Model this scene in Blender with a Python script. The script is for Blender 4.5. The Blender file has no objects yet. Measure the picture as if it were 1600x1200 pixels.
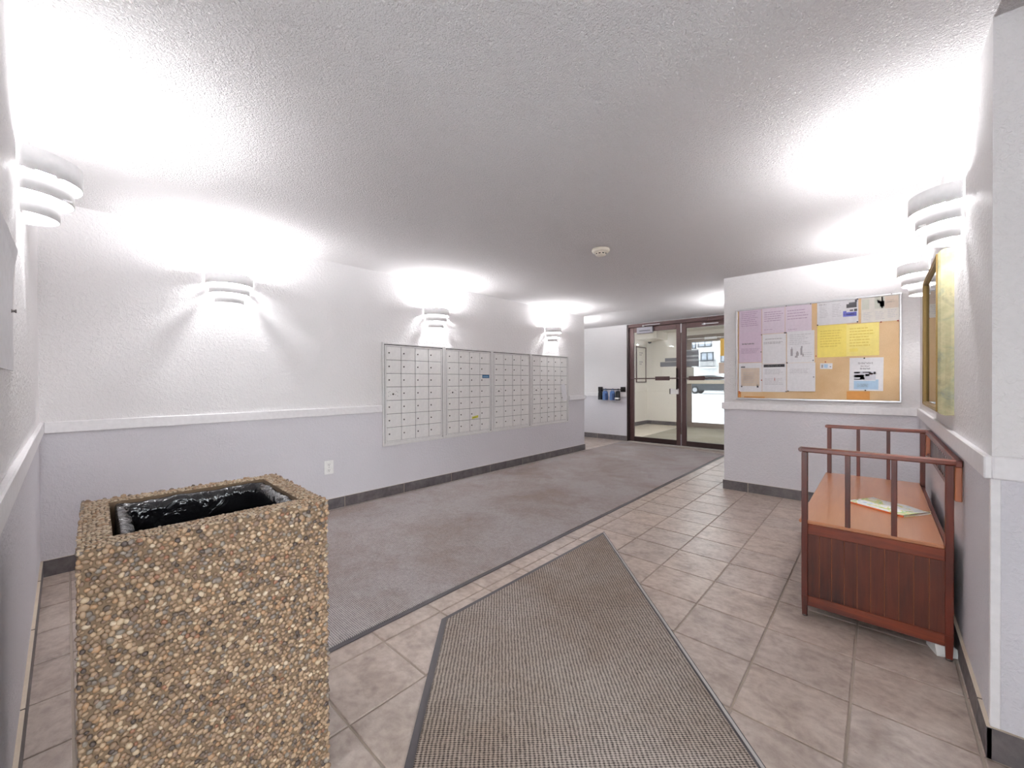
import bpy, bmesh, math, random
import numpy as np
from mathutils import Vector, Matrix, Euler

random.seed(7)
rng = np.random.default_rng(7)
S = bpy.context.scene
COL = S.collection
PI = math.pi

# ------------------------------------------------------------------ camera
EYE = 1.25
cam_data = bpy.data.cameras.new('camera')
cam = bpy.data.objects.new('camera', cam_data)
COL.objects.link(cam)
S.camera = cam
cam_data.sensor_width = 36.0
cam_data.lens = 632.29 / 1600 * 36.0
cam_data.clip_start = 0.02
cam_data.clip_end = 400
YAW, PITCH, ROLL = 0.7356, -0.0055, 0.0037
fwd = Vector((-math.sin(YAW), math.cos(YAW), 0)); rgt = Vector((math.cos(YAW), math.sin(YAW), 0)); up = Vector((0, 0, 1))
f2 = fwd * math.cos(PITCH) + up * math.sin(PITCH)
u2 = -fwd * math.sin(PITCH) + up * math.cos(PITCH)
r3 = rgt * math.cos(ROLL) - u2 * math.sin(ROLL)
u3 = rgt * math.sin(ROLL) + u2 * math.cos(ROLL)
cam.matrix_world = Matrix(((r3.x, u3.x, -f2.x, 0), (r3.y, u3.y, -f2.y, 0), (r3.z, u3.z, -f2.z, EYE), (0, 0, 0, 1)))

# ------------------------------------------------------------------ world, exposure
BULB = 630.0          # emission of a sconce bulb
VEST_LAMP = 40.0       # emission of the vestibule ceiling fixture
world = bpy.data.worlds.new('overcast_sky')
S.world = world
world.use_nodes = True
bg = world.node_tree.nodes['Background']
bg.inputs['Color'].default_value = (0.93, 0.96, 1.0, 1)
bg.inputs['Strength'].default_value = 10.0
S.view_settings.view_transform = 'Standard'
S.view_settings.look = 'None'
S.view_settings.gamma = 1.0
S.view_settings.exposure = 0.28
S.view_settings.use_curve_mapping = False
S.cycles.max_bounces = 10
S.cycles.diffuse_bounces = 7
S.cycles.glossy_bounces = 4
S.cycles.transparent_max_bounces = 12
S.cycles.use_denoising = True
S.cycles.sample_clamp_indirect = 6.0
S.cycles.caustics_reflective = False
S.cycles.caustics_refractive = False


# ------------------------------------------------------------------ materials
def lin(c):
    return tuple(((v / 255) / 12.92 if v / 255 <= 0.04045 else ((v / 255 + 0.055) / 1.055) ** 2.4) for v in c) + (1.0,)


class NT:
    def __init__(self, name):
        self.m = bpy.data.materials.new(name)
        self.m.use_nodes = True
        self.t = self.m.node_tree
        self.b = self.t.nodes['Principled BSDF']
        self.out = self.t.nodes['Material Output']

    def n(self, typ, **kw):
        nd = self.t.nodes.new(typ)
        for k, v in kw.items():
            if k.startswith('_'):
                setattr(nd, k[1:], v)
            else:
                nd.inputs[k.replace('__', ' ')].default_value = v
        return nd

    def l(self, a, b):
        self.t.links.new(a, b)

    def coord(self, which='Object'):
        return self.n('ShaderNodeTexCoord').outputs[which]

    def noise(self, scale, detail=3, rough=0.5, vec=None, dist=0.0):
        nd = self.n('ShaderNodeTexNoise')
        nd.inputs['Scale'].default_value = scale
        nd.inputs['Detail'].default_value = detail
        nd.inputs['Roughness'].default_value = rough
        nd.inputs['Distortion'].default_value = dist
        if vec is not None:
            self.l(vec, nd.inputs['Vector'])
        return nd.outputs['Fac']

    def ramp(self, fac, stops, interp='LINEAR'):
        nd = self.n('ShaderNodeValToRGB')
        cr = nd.color_ramp
        cr.interpolation = interp
        while len(cr.elements) < len(stops):
            cr.elements.new(0.5)
        for e, (p, c) in zip(cr.elements, stops):
            e.position = p
            e.color = c if len(c) == 4 else tuple(c) + (1,)
        self.l(fac, nd.inputs['Fac'])
        return nd.outputs['Color']

    def mix(self, fac, a, b, mode='MIX'):
        nd = self.n('ShaderNodeMix')
        nd.data_type = 'RGBA'
        nd.blend_type = mode
        for sock, v in ((nd.inputs[0], fac), (nd.inputs[6], a), (nd.inputs[7], b)):
            if hasattr(v, 'is_output'):
                self.l(v, sock)
            else:
                sock.default_value = v
        return nd.outputs[2]

    def math(self, op, a, b=0.0):
        nd = self.n('ShaderNodeMath')
        nd.operation = op
        for i, v in enumerate((a, b)):
            if hasattr(v, 'is_output'):
                self.l(v, nd.inputs[i])
            else:
                nd.inputs[i].default_value = v
        return nd.outputs[0]

    def bump(self, h, strength=0.5, dist=0.01):
        nd = self.n('ShaderNodeBump')
        nd.inputs['Strength'].default_value = strength
        nd.inputs['Distance'].default_value = dist
        self.l(h, nd.inputs['Height'])
        self.l(nd.outputs['Normal'], self.b.inputs['Normal'])

    def set(self, **kw):
        for k, v in kw.items():
            s = self.b.inputs[k.replace('_', ' ')]
            if hasattr(v, 'is_output'):
                self.l(v, s)
            else:
                s.default_value = v
        return self


def plain(name, col, rough=0.5, metal=0.0, spec=0.5):
    t = NT(name)
    # a faint grain keeps every surface procedural
    g = t.noise(35, 2, vec=t.coord())
    c = lin(col) if max(col) > 1.0 else tuple(col) + (1,)
    d = tuple(v * 0.93 for v in c[:3]) + (1,)
    t.set(Base_Color=t.ramp(g, [(0.3, d), (0.7, c)]), Roughness=rough, Metallic=metal)
    t.b.inputs['Specular IOR Level'].default_value = spec
    return t.m


def emit(name, col, strength):
    t = NT(name)
    t.set(Base_Color=(0.8, 0.8, 0.8, 1), Emission_Color=tuple(col) + (1,), Emission_Strength=strength)
    return t.m


def wall_mat(name, col, rough=0.6, strength=0.55):
    t = NT(name)
    co = t.coord()
    a = t.noise(48, 4, 0.6, co, 0.6)
    b = t.noise(130, 2, 0.5, co)
    h = t.math('ADD', t.ramp(a, [(0.42, (0, 0, 0)), (0.62, (1, 1, 1))]), t.math('MULTIPLY', b, 0.35))
    t.bump(h, strength, 0.004)
    c = lin(col)
    v = t.noise(1.7, 2, vec=co)
    t.set(Base_Color=t.ramp(v, [(0.3, tuple(x * 0.97 for x in c[:3])), (0.7, c)]), Roughness=rough)
    t.b.inputs['Specular IOR Level'].default_value = 0.25
    return t.m


def popcorn_mat(name, col):
    t = NT(name)
    co = t.coord()
    vor = t.n('ShaderNodeTexVoronoi')
    vor.inputs['Scale'].default_value = 120
    t.l(co, vor.inputs['Vector'])
    a = t.noise(95, 4, 0.7, co, 0.4)
    v1 = t.math('SUBTRACT', 0.75, vor.outputs['Distance'])
    h = t.math('ADD', t.math('MULTIPLY', v1, 0.6), t.ramp(a, [(0.38, (0, 0, 0)), (0.62, (1, 1, 1))]))
    t.bump(h, 1.0, 0.0105)
    c = lin(col)
    t.set(Base_Color=c, Roughness=0.95)
    t.b.inputs['Specular IOR Level'].default_value = 0.1
    return t.m


def tile_mat(name, c0, c1, c2, rough=0.33, scale=7.5):
    t = NT(name)
    co = t.coord('Object')
    oi = t.n('ShaderNodeObjectInfo')
    cv = t.n('ShaderNodeCombineXYZ')
    t.l(t.math('MULTIPLY', oi.outputs['Random'], 37.0), cv.inputs[0])
    t.l(t.math('MULTIPLY', oi.outputs['Random'], 91.0), cv.inputs[1])
    ad = t.n('ShaderNodeVectorMath'); ad.operation = 'ADD'
    t.l(co, ad.inputs[0]); t.l(cv.outputs[0], ad.inputs[1])
    mp = t.n('ShaderNodeMapping'); mp.inputs['Scale'].default_value = (1, 1.2, 1)
    t.l(ad.outputs[0], mp.inputs['Vector'])
    a = t.noise(scale, 7, 0.66, mp.outputs[0], 0.25)
    b = t.noise(30, 5, 0.65, mp.outputs[0])
    base = t.ramp(a, [(0.32, lin(c0)), (0.5, lin(c1)), (0.68, lin(c2))])
    fine = t.ramp(b, [(0.35, (0.86, 0.85, 0.84)), (0.6, (1, 1, 1))])
    col = t.mix(1.0, base, fine, 'MULTIPLY')
    tint = t.ramp(oi.outputs['Random'], [(0, (0.94, 0.94, 0.95)), (1, (1.04, 1.02, 1.0))])
    t.set(Base_Color=t.mix(1.0, col, tint, 'MULTIPLY'), Roughness=t.ramp(b, [(0.3, (rough + .1,) * 3), (0.7, (rough - .06,) * 3)]))
    h = t.math('ADD', t.math('MULTIPLY', a, 1.0), t.math('MULTIPLY', b, 0.35))
    t.bump(h, 0.35, 0.006)
    return t.m


def wood_mat(name, dark, light, rough=0.3, axis='z', scale=1.0, coat=0.3, warp=1.2):
    t = NT(name)
    co = t.coord('Object')
    oi = t.n('ShaderNodeObjectInfo')
    sc = {'x': (1.2, 16, 16), 'y': (16, 1.2, 16), 'z': (16, 16, 1.2)}[axis]
    mp = t.n('ShaderNodeMapping')
    mp.inputs['Scale'].default_value = tuple(v * scale for v in sc)
    t.l(co, mp.inputs['Vector'])
    t.l(t.math('MULTIPLY', oi.outputs['Random'], 23.0), mp.inputs['Location'])
    a = t.noise(2.0, 6, 0.6, mp.outputs[0], warp)
    b = t.noise(3.2, 3, 0.5, co)
    f = t.math('ADD', t.math('MULTIPLY', a, 0.6), t.math('MULTIPLY', b, 0.4))
    t.set(Base_Color=t.ramp(f, [(0.33, lin(dark)), (0.62, lin(light))]), Roughness=rough)
    t.b.inputs['Coat Weight'].default_value = coat
    t.b.inputs['Coat Roughness'].default_value = 0.26
    if warp > 0: t.bump(a, 0.06, 0.001)
    return t.m


def carpet_mat(name, dark, light, stain, pitch=0.011):
    t = NT(name)
    co = t.coord('Object')
    sp = t.n('ShaderNodeSeparateXYZ')
    t.l(co, sp.inputs[0])
    k = 2 * PI / pitch
    wob = t.noise(38, 2, 0.5, co)
    wb = t.math('MULTIPLY', t.math('SUBTRACT', wob, 0.5), 2.0)
    # staggered nubs: rows alternate by half a pitch
    sx = t.math('SINE', t.math('ADD', t.math('MULTIPLY', t.math('ADD', t.math('MULTIPLY', sp.outputs[0], 1.0), t.math('MULTIPLY', sp.outputs[1], 0.55)), k), wb))
    sy = t.math('SINE', t.math('SUBTRACT', t.math('MULTIPLY', t.math('SUBTRACT', t.math('MULTIPLY', sp.outputs[0], 1.0), t.math('MULTIPLY', sp.outputs[1], 0.55)), k), wb))
    w = t.math('MULTIPLY', sx, sy)
    nub = t.math('ADD', t.math('MULTIPLY', w, 0.5), 0.5)
    fz = t.noise(300, 3, 0.8, co)
    md = t.noise(60, 4, 0.75, co)
    f = t.math('ADD', t.math('MULTIPLY', nub, 0.38), t.math('ADD', t.math('MULTIPLY', fz, 0.42), t.math('MULTIPLY', md, 0.28)))
    base = t.ramp(f, [(0.36, lin(dark)), (0.68, lin(light))])
    st = t.noise(1.15, 4, 0.6, co, 0.4)
    st2 = t.noise(9, 3, 0.6, co)
    m = t.math('ADD', t.math('MULTIPLY', st, 0.8), t.math('MULTIPLY', st2, 0.2))
    col = t.mix(t.ramp(m, [(0.42, (0, 0, 0)), (0.62, (0.75, 0.75, 0.75))]), base, t.mix(1.0, base, lin(stain), 'MULTIPLY'))
    t.set(Base_Color=col, Roughness=0.95)
    t.b.inputs['Specular IOR Level'].default_value = 0.15
    t.bump(t.math('ADD', nub, t.math('MULTIPLY', fz, 0.5)), 0.6, 0.004)
    return t.m


def glass_mat(name, tint=(0.97, 0.985, 0.98), refl=1.0):
    t = NT(name)
    t.t.nodes.remove(t.b)
    tr = t.n('ShaderNodeBsdfTransparent')
    tr.inputs['Color'].default_value = tuple(tint) + (1,)
    gl = t.n('ShaderNodeBsdfGlossy')
    gl.inputs['Roughness'].default_value = 0.015
    fr = t.n('ShaderNodeFresnel')
    fr.inputs['IOR'].default_value = 1.5
    mx = t.n('ShaderNodeMixShader')
    t.l(t.math('MULTIPLY', fr.outputs[0], refl), mx.inputs[0])
    t.l(tr.outputs[0], mx.inputs[1]); t.l(gl.outputs[0], mx.inputs[2])
    t.l(mx.outputs[0], t.out.inputs['Surface'])
    return t.m


def pebble_mat():
    t = NT('river_pebble')
    at = t.n('ShaderNodeAttribute'); at.attribute_name = 'tone'
    v = at.outputs['Fac']
    pal = [(0.00, (136, 113, 92)), (0.13, (154, 130, 106)), (0.27, (120, 99, 84)), (0.40, (168, 143, 117)), (0.50, (95, 81, 71)),
           (0.58, (143, 118, 95)), (0.67, (117, 106, 98)), (0.74, (158, 126, 97)), (0.81, (177, 157, 132)), (0.87, (73, 61, 56)),
           (0.91, (131, 121, 111)), (0.95, (136, 97, 75)), (0.98, (188, 170, 149))]
    c = t.ramp(v, [(p, lin(x)) for p, x in pal], 'CONSTANT')
    n = t.noise(160, 3, 0.6, t.coord())
    t.set(Base_Color=t.mix(1.0, c, t.ramp(n, [(0.3, (0.82, 0.8, 0.78)), (0.65, (1.05, 1.03, 1.0))]), 'MULTIPLY'), Roughness=0.5)
    return t.m


def bag_mat():
    t = NT('black_plastic_film')
    co = t.coord()
    a = t.noise(7, 3, 0.55, co, 2.2)
    b = t.noise(34, 2, 0.5, co, 1.0)
    t.set(Base_Color=(0.012, 0.012, 0.014, 1), Roughness=0.16)
    t.b.inputs['Specular IOR Level'].default_value = 0.7
    t.bump(t.math('ADD', a, t.math('MULTIPLY', b, 0.10)), 0.6, 0.04)
    return t.m


def cork_mat():
    t = NT('cork')
    co = t.coord()
    a = t.noise(3.0, 4, 0.6, co)
    b = t.noise(190, 3, 0.7, co)
    c = t.ramp(a, [(0.35, lin((213, 180, 138))), (0.65, lin((226, 197, 158)))])
    t.set(Base_Color=t.mix(1.0, c, t.ramp(b, [(0.3, (0.86, 0.82, 0.76)), (0.6, (1.03, 1.02, 1.0))]), 'MULTIPLY'), Roughness=0.9)
    t.bump(b, 0.4, 0.002)
    return t.m


def gilt_mat():
    t = NT('marbled_gilt')
    co = t.coord()
    a = t.noise(7, 5, 0.6, co, 1.5)
    b = t.noise(30, 4, 0.6, co)
    c = t.ramp(a, [(0.36, lin((126, 138, 128))), (0.46, lin((170, 166, 128))), (0.56, lin((186, 176, 136))), (0.68, lin((150, 146, 118)))])
    t.set(Base_Color=t.mix(0.35, c, t.ramp(b, [(0.3, lin((136, 132, 112))), (0.7, lin((196, 188, 154)))])), Roughness=0.42, Metallic=0.2)
    return t.m


def magazine_mat():
    t = NT('pastel_cover_print')
    co = t.coord()
    a = t.noise(16, 3, 0.6, co, 1.0)
    c = t.ramp(a, [(0.30, lin((170, 205, 225))), (0.40, lin((238, 240, 238))), (0.50, lin((244, 244, 240))), (0.56, lin((236, 224, 150))), (0.62, lin((170, 214, 150))), (0.72, lin((240, 238, 232)))])
    t.set(Base_Color=c, Roughness=0.25)
    return t.m


def snow_mat():
    t = NT('packed_snow')
    a = t.noise(0.25, 5, 0.6, t.coord(), 1.0)
    t.set(Base_Color=t.ramp(a, [(0.35, lin((205, 208, 212))), (0.55, lin((240, 241, 243)))]), Roughness=0.8)
    t.bump(a, 0.4, 0.1)
    return t.m


M = dict(
    wall_up=wall_mat('white_textured_paint', (234, 231, 231)),
    wall_low=wall_mat('pale_grey_textured_paint', (217, 214, 219), strength=0.4),
    rail=plain('white_semigloss_trim', (238, 235, 236), 0.4),
    ceil=popcorn_mat('popcorn_ceiling', (247, 242, 242)),
    cream=plain('cream_paint', (240, 236, 229), 0.6),
    tile=tile_mat('beige_stone_tile', (154, 139, 129), (178, 163, 153), (193, 180, 170)),
    vtile=tile_mat('pale_entry_tile', (200, 190, 174), (214, 205, 190), (224, 215, 201)),
    base=tile_mat('charcoal_slate_tile', (84, 79, 81), (100, 95, 97), (116, 110, 111), 0.45),
    basetop=plain('unglazed_tile_edge', (196, 182, 164), 0.7),
    grout=plain('grout', (166, 153, 141), 0.9),
    runner=carpet_mat('grey_runner_pile', (92, 85, 87), (200, 192, 190), (0.86 * 255, 0.80 * 255, 0.76 * 255)),
    mat=carpet_mat('taupe_mat_pile', (60, 53, 51), (180, 168, 159), (0.88 * 255, 0.84 * 255, 0.8 * 255), 0.0165),
    vmat=carpet_mat('entry_mat_pile', (128, 122, 110), (176, 170, 156), (0.9 * 255, 0.9 * 255, 0.88 * 255), 0.02),
    vinyl=plain('dark_vinyl_edging', (72, 66, 70), 0.42),
    vinyl_lt=plain('worn_grey_vinyl_edging', (176, 172, 170), 0.35),
    alu=plain('brushed_aluminium', (206, 204, 206), 0.32, 0.75),
    closergrey=plain('dull_grey_casting', (150, 147, 154), 0.45, 0.3),
    whitemetal=plain('white_enamel', (247, 246, 246), 0.42),
    bulb=emit('white_bulb', (0.97, 0.98, 1.0), BULB),
    boxdoor=plain('painted_mailbox_door', (233, 231, 229), 0.4, 0.0),
    boxframe=plain('painted_mailbox_frame', (226, 224, 223), 0.4, 0.05),
    lock=plain('dull_nickel', (104, 98, 94), 0.35, 0.7),
    dark=plain('black_gap', (26, 24, 24), 0.7),
    bronze=plain('bronze_anodised_aluminium', (84, 62, 60), 0.38, 0.35),
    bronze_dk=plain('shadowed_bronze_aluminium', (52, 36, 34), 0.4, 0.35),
    greybronze=plain('grey_bronze_aluminium', (146, 134, 126), 0.45, 0.2),
    glass=glass_mat('clear_glass'),
    tinted=glass_mat('outside_dimming_glass', (0.44, 0.445, 0.445)),  # tint added to dim the over-bright view outside
    picglass=glass_mat('picture_glass', (0.98, 0.98, 0.98)),
    mortar=plain('sand_mortar', (112, 92, 72), 0.9),
    pebble=pebble_mat(), bag=bag_mat(), cork=cork_mat(), gilt=gilt_mat(),
    giltdark=plain('antique_gold', (150, 124, 74), 0.38, 0.6),
    magazine=magazine_mat(),
    orange=plain('orange_spine', (226, 120, 70), 0.4),
    paper_edge=plain('page_edges', (236, 234, 228), 0.8),
    wood=wood_mat('dark_cherry_wood', (58, 15, 8), (106, 38, 20), 0.36, 'z', coat=0.1),
    woody=wood_mat('dark_cherry_wood_lengthwise', (64, 19, 10), (116, 46, 26), 0.32, 'y', coat=0.15),
    woodx=wood_mat('dark_cherry_wood_crosswise', (76, 24, 12), (132, 56, 30), 0.32, 'x', coat=0.15),
    plank=wood_mat('cherry_beadboard', (50, 18, 10), (100, 42, 22), 0.5, 'z', coat=0.0),
    worn=plain('worn_cherry_edge', (158, 96, 66), 0.45),
    seat=wood_mat('sheen_lightened_seat', (172, 110, 74), (186, 124, 84), 0.28, 'y', coat=0.6, warp=0.0),  # seat wood lightened: surface reflections put into the base colour
    wood_lit=wood_mat('top_lit_wood', (140, 74, 44), (176, 104, 66), 0.35, 'z'),  # orange wood: light from above put into the stile's colour
    white_paper=plain('white_paper', (232, 231, 234), 0.75),
    cream_paper=plain('ivory_paper', (230, 226, 218), 0.75),
    lilac=plain('lilac_paper', (218, 200, 216), 0.75),
    lilac2=plain('pale_lilac_paper', (226, 213, 225), 0.75),
    lilac3=plain('deep_lilac_paper', (219, 199, 216), 0.75),
    yellow=plain('yellow_paper', (241, 221, 116), 0.7),
    yellow2=plain('light_yellow_paper', (244, 227, 136), 0.7),
    yellowink=plain('ochre_print', (220, 196, 90), 0.7),
    tan_print=plain('tan_print', (222, 206, 190), 0.8),
    ink=plain('grey_print', (168, 164, 168), 0.8),
    ink_faint=plain('faint_grey_print', (204, 202, 206), 0.8),
    ink_lilac=plain('mauve_print', (188, 164, 188), 0.8),
    ink_dark=plain('dark_print', (84, 82, 86), 0.8),
    blueprint=plain('violet_blue_print', (104, 108, 190), 0.6),
    skyprint=plain('sky_blue_print', (176, 204, 228), 0.6),
    greyphoto=plain('silver_print', (205, 205, 214), 0.6),
    sageprint=plain('sage_print', (206, 208, 196), 0.7),
    rust=plain('rust_stain', (212, 150, 84), 0.9),
    pin_dark=plain('black_plastic', (46, 44, 46), 0.35),
    pin_red=plain('red_plastic', (178, 62, 44), 0.35),
    pin_steel=plain('steel_pin', (130, 126, 124), 0.3, 0.6),
    plate=plain('white_plastic', (244, 243, 241), 0.4),
    slot=plain('dark_slot', (70, 66, 66), 0.6),
    detector=plain('ivory_plastic', (222, 214, 200), 0.45),
    iron=plain('black_iron', (40, 34, 32), 0.55, 0.4),
    blue=plain('steel_blue_fabric', (84, 116, 168), 0.7),
    navy=plain('navy_fabric', (38, 58, 104), 0.7),
    black=plain('black_fabric', (30, 30, 36), 0.75),
    frost=plain('grey_vinyl_decal', (122, 124, 128), 0.5),
    frost_lt=plain('pale_grey_vinyl_decal', (170, 174, 176), 0.5),
    teal=plain('blue_sticker', (44, 98, 138), 0.5),
    tealtext=plain('light_blue_print', (130, 170, 198), 0.5),
    lime=plain('lime_sticker', (206, 200, 72), 0.5),
    limeink=plain('olive_print', (136, 136, 40), 0.5),
    sill=plain('worn_aluminium_sill', (206, 200, 194), 0.4, 0.3),
    snow=snow_mat(),
    carpaint=plain('grey_car_paint', (62, 66, 70), 0.3, 0.2),
    carglass=plain('dark_car_glass', (40, 44, 48), 0.08),
    tyre=plain('tyre_rubber', (44, 44, 46), 0.8),
    rim=plain('alloy_rim', (170, 172, 176), 0.3, 0.7),
    stucco=plain('pale_stucco', (226, 226, 226), 0.9),
    winframe=plain('dark_window_frame', (70, 74, 84), 0.5),
    winpane=plain('pale_window_pane', (176, 186, 198), 0.1),
    gold_band=plain('amber_sheet_and_streak', (236, 192, 92), 0.6),
    lens=emit('vestibule_lamp_lens', (0.98, 0.975, 1.0), VEST_LAMP),
    plasticfilm=glass_mat('clear_plastic_sleeve', (0.96, 0.96, 0.96)),
)


# ------------------------------------------------------------------ mesh helpers
class MB:
    def __init__(self):
        self.v, self.f, self.mi, self.sm = [], [], [], []

    def add(self, verts, faces, mi=0, smooth=False):
        o = len(self.v)
        self.v += [tuple(p) for p in verts]
        for f in faces:
            self.f.append(tuple(i + o for i in f)); self.mi.append(mi); self.sm.append(smooth)
        return self

    def box(self, x0, x1, y0, y1, z0, z1, mi=0, top=None):
        v = [(x0, y0, z0), (x1, y0, z0), (x1, y1, z0), (x0, y1, z0), (x0, y0, z1), (x1, y0, z1), (x1, y1, z1), (x0, y1, z1)]
        f = [(0, 3, 2, 1), (4, 5, 6, 7), (0, 1, 5, 4), (1, 2, 6, 5), (2, 3, 7, 6), (3, 0, 4, 7)]
        o = len(self.v); self.v += v
        for k, q in enumerate(f):
            self.f.append(tuple(i + o for i in q)); self.mi.append(top if (k == 1 and top is not None) else mi); self.sm.append(False)
        return self

    def cbox(self, x0, x1, y0, y1, z0, z1, c=0.003, mi=0):
        """box with chamfered edges"""
        bm = bmesh.new()
        bmesh.ops.create_cube(bm, size=1.0)
        for q in bm.verts:
            q.co = Vector(((x0 + x1) / 2 + q.co.x * (x1 - x0), (y0 + y1) / 2 + q.co.y * (y1 - y0), (z0 + z1) / 2 + q.co.z * (z1 - z0)))
        c = min(c, 0.45 * min(x1 - x0, y1 - y0, z1 - z0))
        bmesh.ops.bevel(bm, geom=list(bm.edges), offset=c, segments=1, affect='EDGES', profile=0.5)
        bm.verts.index_update()
        self.add([q.co for q in bm.verts], [[q.index for q in f.verts] for f in bm.faces], mi)
        bm.free()
        return self

    def pbox(self, *a, **k):
        """chamfered plank whose worn edges take the second material"""
        o = len(self.f)
        self.cbox(*a, **k)
        for i in range(o, len(self.f)):
            p = [Vector(self.v[q]) for q in self.f[i]]
            n_ = (p[1] - p[0]).cross(p[2] - p[0]).normalized()
            if max(abs(c) for c in n_) < 0.95: self.mi[i] = 1
        return self

    def tube(self, a, b, r0, r1=None, n=12, mi=0, caps=True, smooth=True):
        r1 = r0 if r1 is None else r1
        a, b = Vector(a), Vector(b)
        d = (b - a).normalized()
        p = d.orthogonal().normalized(); q = d.cross(p)
        vs = []
        for c, r in ((a, r0), (b, r1)):
            for i in range(n):
                t = 2 * PI * i / n
                vs.append(c + p * math.cos(t) * r + q * math.sin(t) * r)
        self.add(vs, [(i, (i + 1) % n, n + (i + 1) % n, n + i) for i in range(n)], mi, smooth)
        if caps:
            self.add(vs[:n], [tuple(range(n))[::-1]], mi)
            self.add(vs[n:], [tuple(range(n))], mi)
        return self

    def lathe(self, prof, n=24, c=(0, 0, 0), mi=0, axis='z', smooth=True):
        vs = []
        for r, h in prof:
            for i in range(n):
                t = 2 * PI * i / n
                p = (r * math.cos(t), r * math.sin(t), h)
                if axis == 'y': p = (p[0], p[2], p[1])
                if axis == 'x': p = (p[2], p[0], p[1])
                vs.append((p[0] + c[0], p[1] + c[1], p[2] + c[2]))
        fs = []
        for k in range(len(prof) - 1):
            for i in range(n):
                j = (i + 1) % n
                fs.append((k * n + i, k * n + j, (k + 1) * n + j, (k + 1) * n + i))
        self.add(vs, fs, mi, smooth)
        return self

    def prism(self, pts, z0, z1, mi=0, top=None):
        n = len(pts)
        vs = [(x, y, z0) for x, y in pts] + [(x, y, z1) for x, y in pts]
        self.add(vs, [tuple(range(n))[::-1]] + [(i, (i + 1) % n, n + (i + 1) % n, n + i) for i in range(n)], mi)
        self.add(vs[n:], [tuple(range(n))], mi if top is None else top)
        return self

    def mesh(self, name, mats):
        me = bpy.data.meshes.new(name)
        me.from_pydata(self.v, [], self.f)
        for m in (mats if isinstance(mats, (list, tuple)) else [mats]):
            me.materials.append(m)
        me.polygons.foreach_set('material_index', self.mi)
        me.polygons.foreach_set('use_smooth', self.sm)
        me.validate(clean_customdata=False)
        me.update()
        bm = bmesh.new(); bm.from_mesh(me)
        bmesh.ops.recalc_face_normals(bm, faces=list(bm.faces))
        bm.to_mesh(me); bm.free()
        return me

    def build(self, name, mats, parent=None, loc=None, rot=None):
        return link(name, self.mesh(name, mats), parent, loc, rot)


def link(name, data, parent=None, loc=None, rot=None):
    o = bpy.data.objects.new(name, data)
    COL.objects.link(o)
    if parent is not None: o.parent = parent
    if loc is not None: o.location = loc
    if rot is not None: o.rotation_euler = rot
    return o


def tag(o, label=None, cat=None, group=None, kind=None):
    if label: o['label'] = label
    if cat: o['category'] = cat
    if group: o['group'] = group
    if kind: o['kind'] = kind
    return o


def thing(name, label, cat, loc=(0, 0, 0), rz=0, group=None):
    o = link(name, None, None, loc, (0, 0, rz))
    o.empty_display_size = 0.05
    return tag(o, label, cat, group)


def struct(o):
    o['kind'] = 'structure'
    return o


# ------------------------------------------------------------------ room shell
XM, YL, YN, XR, YD, YC, H = -3.9925, -0.113, 5.14, 0.278, 7.9, 2.05, 2.438
YE = 6.385           # free end of the mailbox wall
XN = -1.328          # corridor corner of the notice-board wall
RAIL0, RAIL1, RT = 0.926, 1.001, 0.02
BASE = 0.105
SPLIT = 0.96
XW, XE, YB = -6.2, 2.6, -1.7


def wall(name, boxes, up='wall_up', low='wall_low'):
    m = MB()
    for x0, x1, y0, y1 in boxes:
        m.box(x0, x1, y0, y1, -0.05, SPLIT, 1)
        m.box(x0, x1, y0, y1, SPLIT, H + 0.03, 0)
    return struct(m.build(name, [M[up], M[low]]))


def fill_window_wall(name, win, x0, x1, a, b, wa, wb, z0=0.12, z1=2.36, n=3, axis='x'):
    """a wall across x with an unseen window added for fill daylight"""
    def bx(mb, t0, t1, p, q, c, d):
        return mb.box(t0, t1, p, q, c, d) if axis == 'x' else mb.box(p, q, t0, t1, c, d)
    m = MB()
    for p, q, c, d in ((a, wa, -0.05, H + .03), (wb, b, -0.05, H + .03), (wa, wb, -0.05, z0), (wa, wb, z1, H + .03)):
        if q - p > 0.001: bx(m, x0, x1, p, q, c, d)
    struct(m.build(name, M['wall_up']))
    f = MB()
    e = 0.05
    for p, q, c, d in ((wa, wa + e, z0, z1), (wb - e, wb, z0, z1), (wa, wb, z0, z0 + e), (wa, wb, z1 - e, z1)):
        bx(f, x0 + .03, x1 - .03, p, q, c, d)
    for k in range(1, n):
        c = wa + (wb - wa) * k / n
        bx(f, x0 + .03, x1 - .03, c - .02, c + .02, z0, z1)
    o = struct(f.build(win, M['greybronze']))
    xm = (x0 + x1) / 2
    for k in range(n):
        bx(MB(), xm - .004, xm + .004, wa + (wb - wa) * k / n + .03, wa + (wb - wa) * (k + 1) / n - .03, z0 + .03, z1 - .03).build('pane', M['glass'], o)


wall('wall_west', [(XM - 0.6, XM, YL - 0.15, YE)])
wall('wall_south', [(XM - 0.6, -1.15, YL - 0.15, YL)])
wall('wall_east', [(XR, XE + 0.15, YC, YN + 0.3)])
wall('wall_shading_stub', [(0.372, 0.62, 1.35, YC)])  # stub added out of view to shade the return wall
wall('wall_north', [(XN, XR + 0.02, YN, YD + 0.1)])
m = MB()
for z0, z1, mi in ((-0.05, SPLIT, 1), (SPLIT, H + 0.03, 0)):
    m.box(XW, -3.893, YD, YD + 0.12, z0, z1, mi)
    m.box(-1.66, XN + 0.02, YD, YD + 0.12, z0, z1, mi)
m.box(-3.893, -1.66, YD, YD + 0.12, 2.415, H + 0.03, 0)
struct(m.build('wall_entrance', [M['wall_up'], M['wall_low']]))


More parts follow.
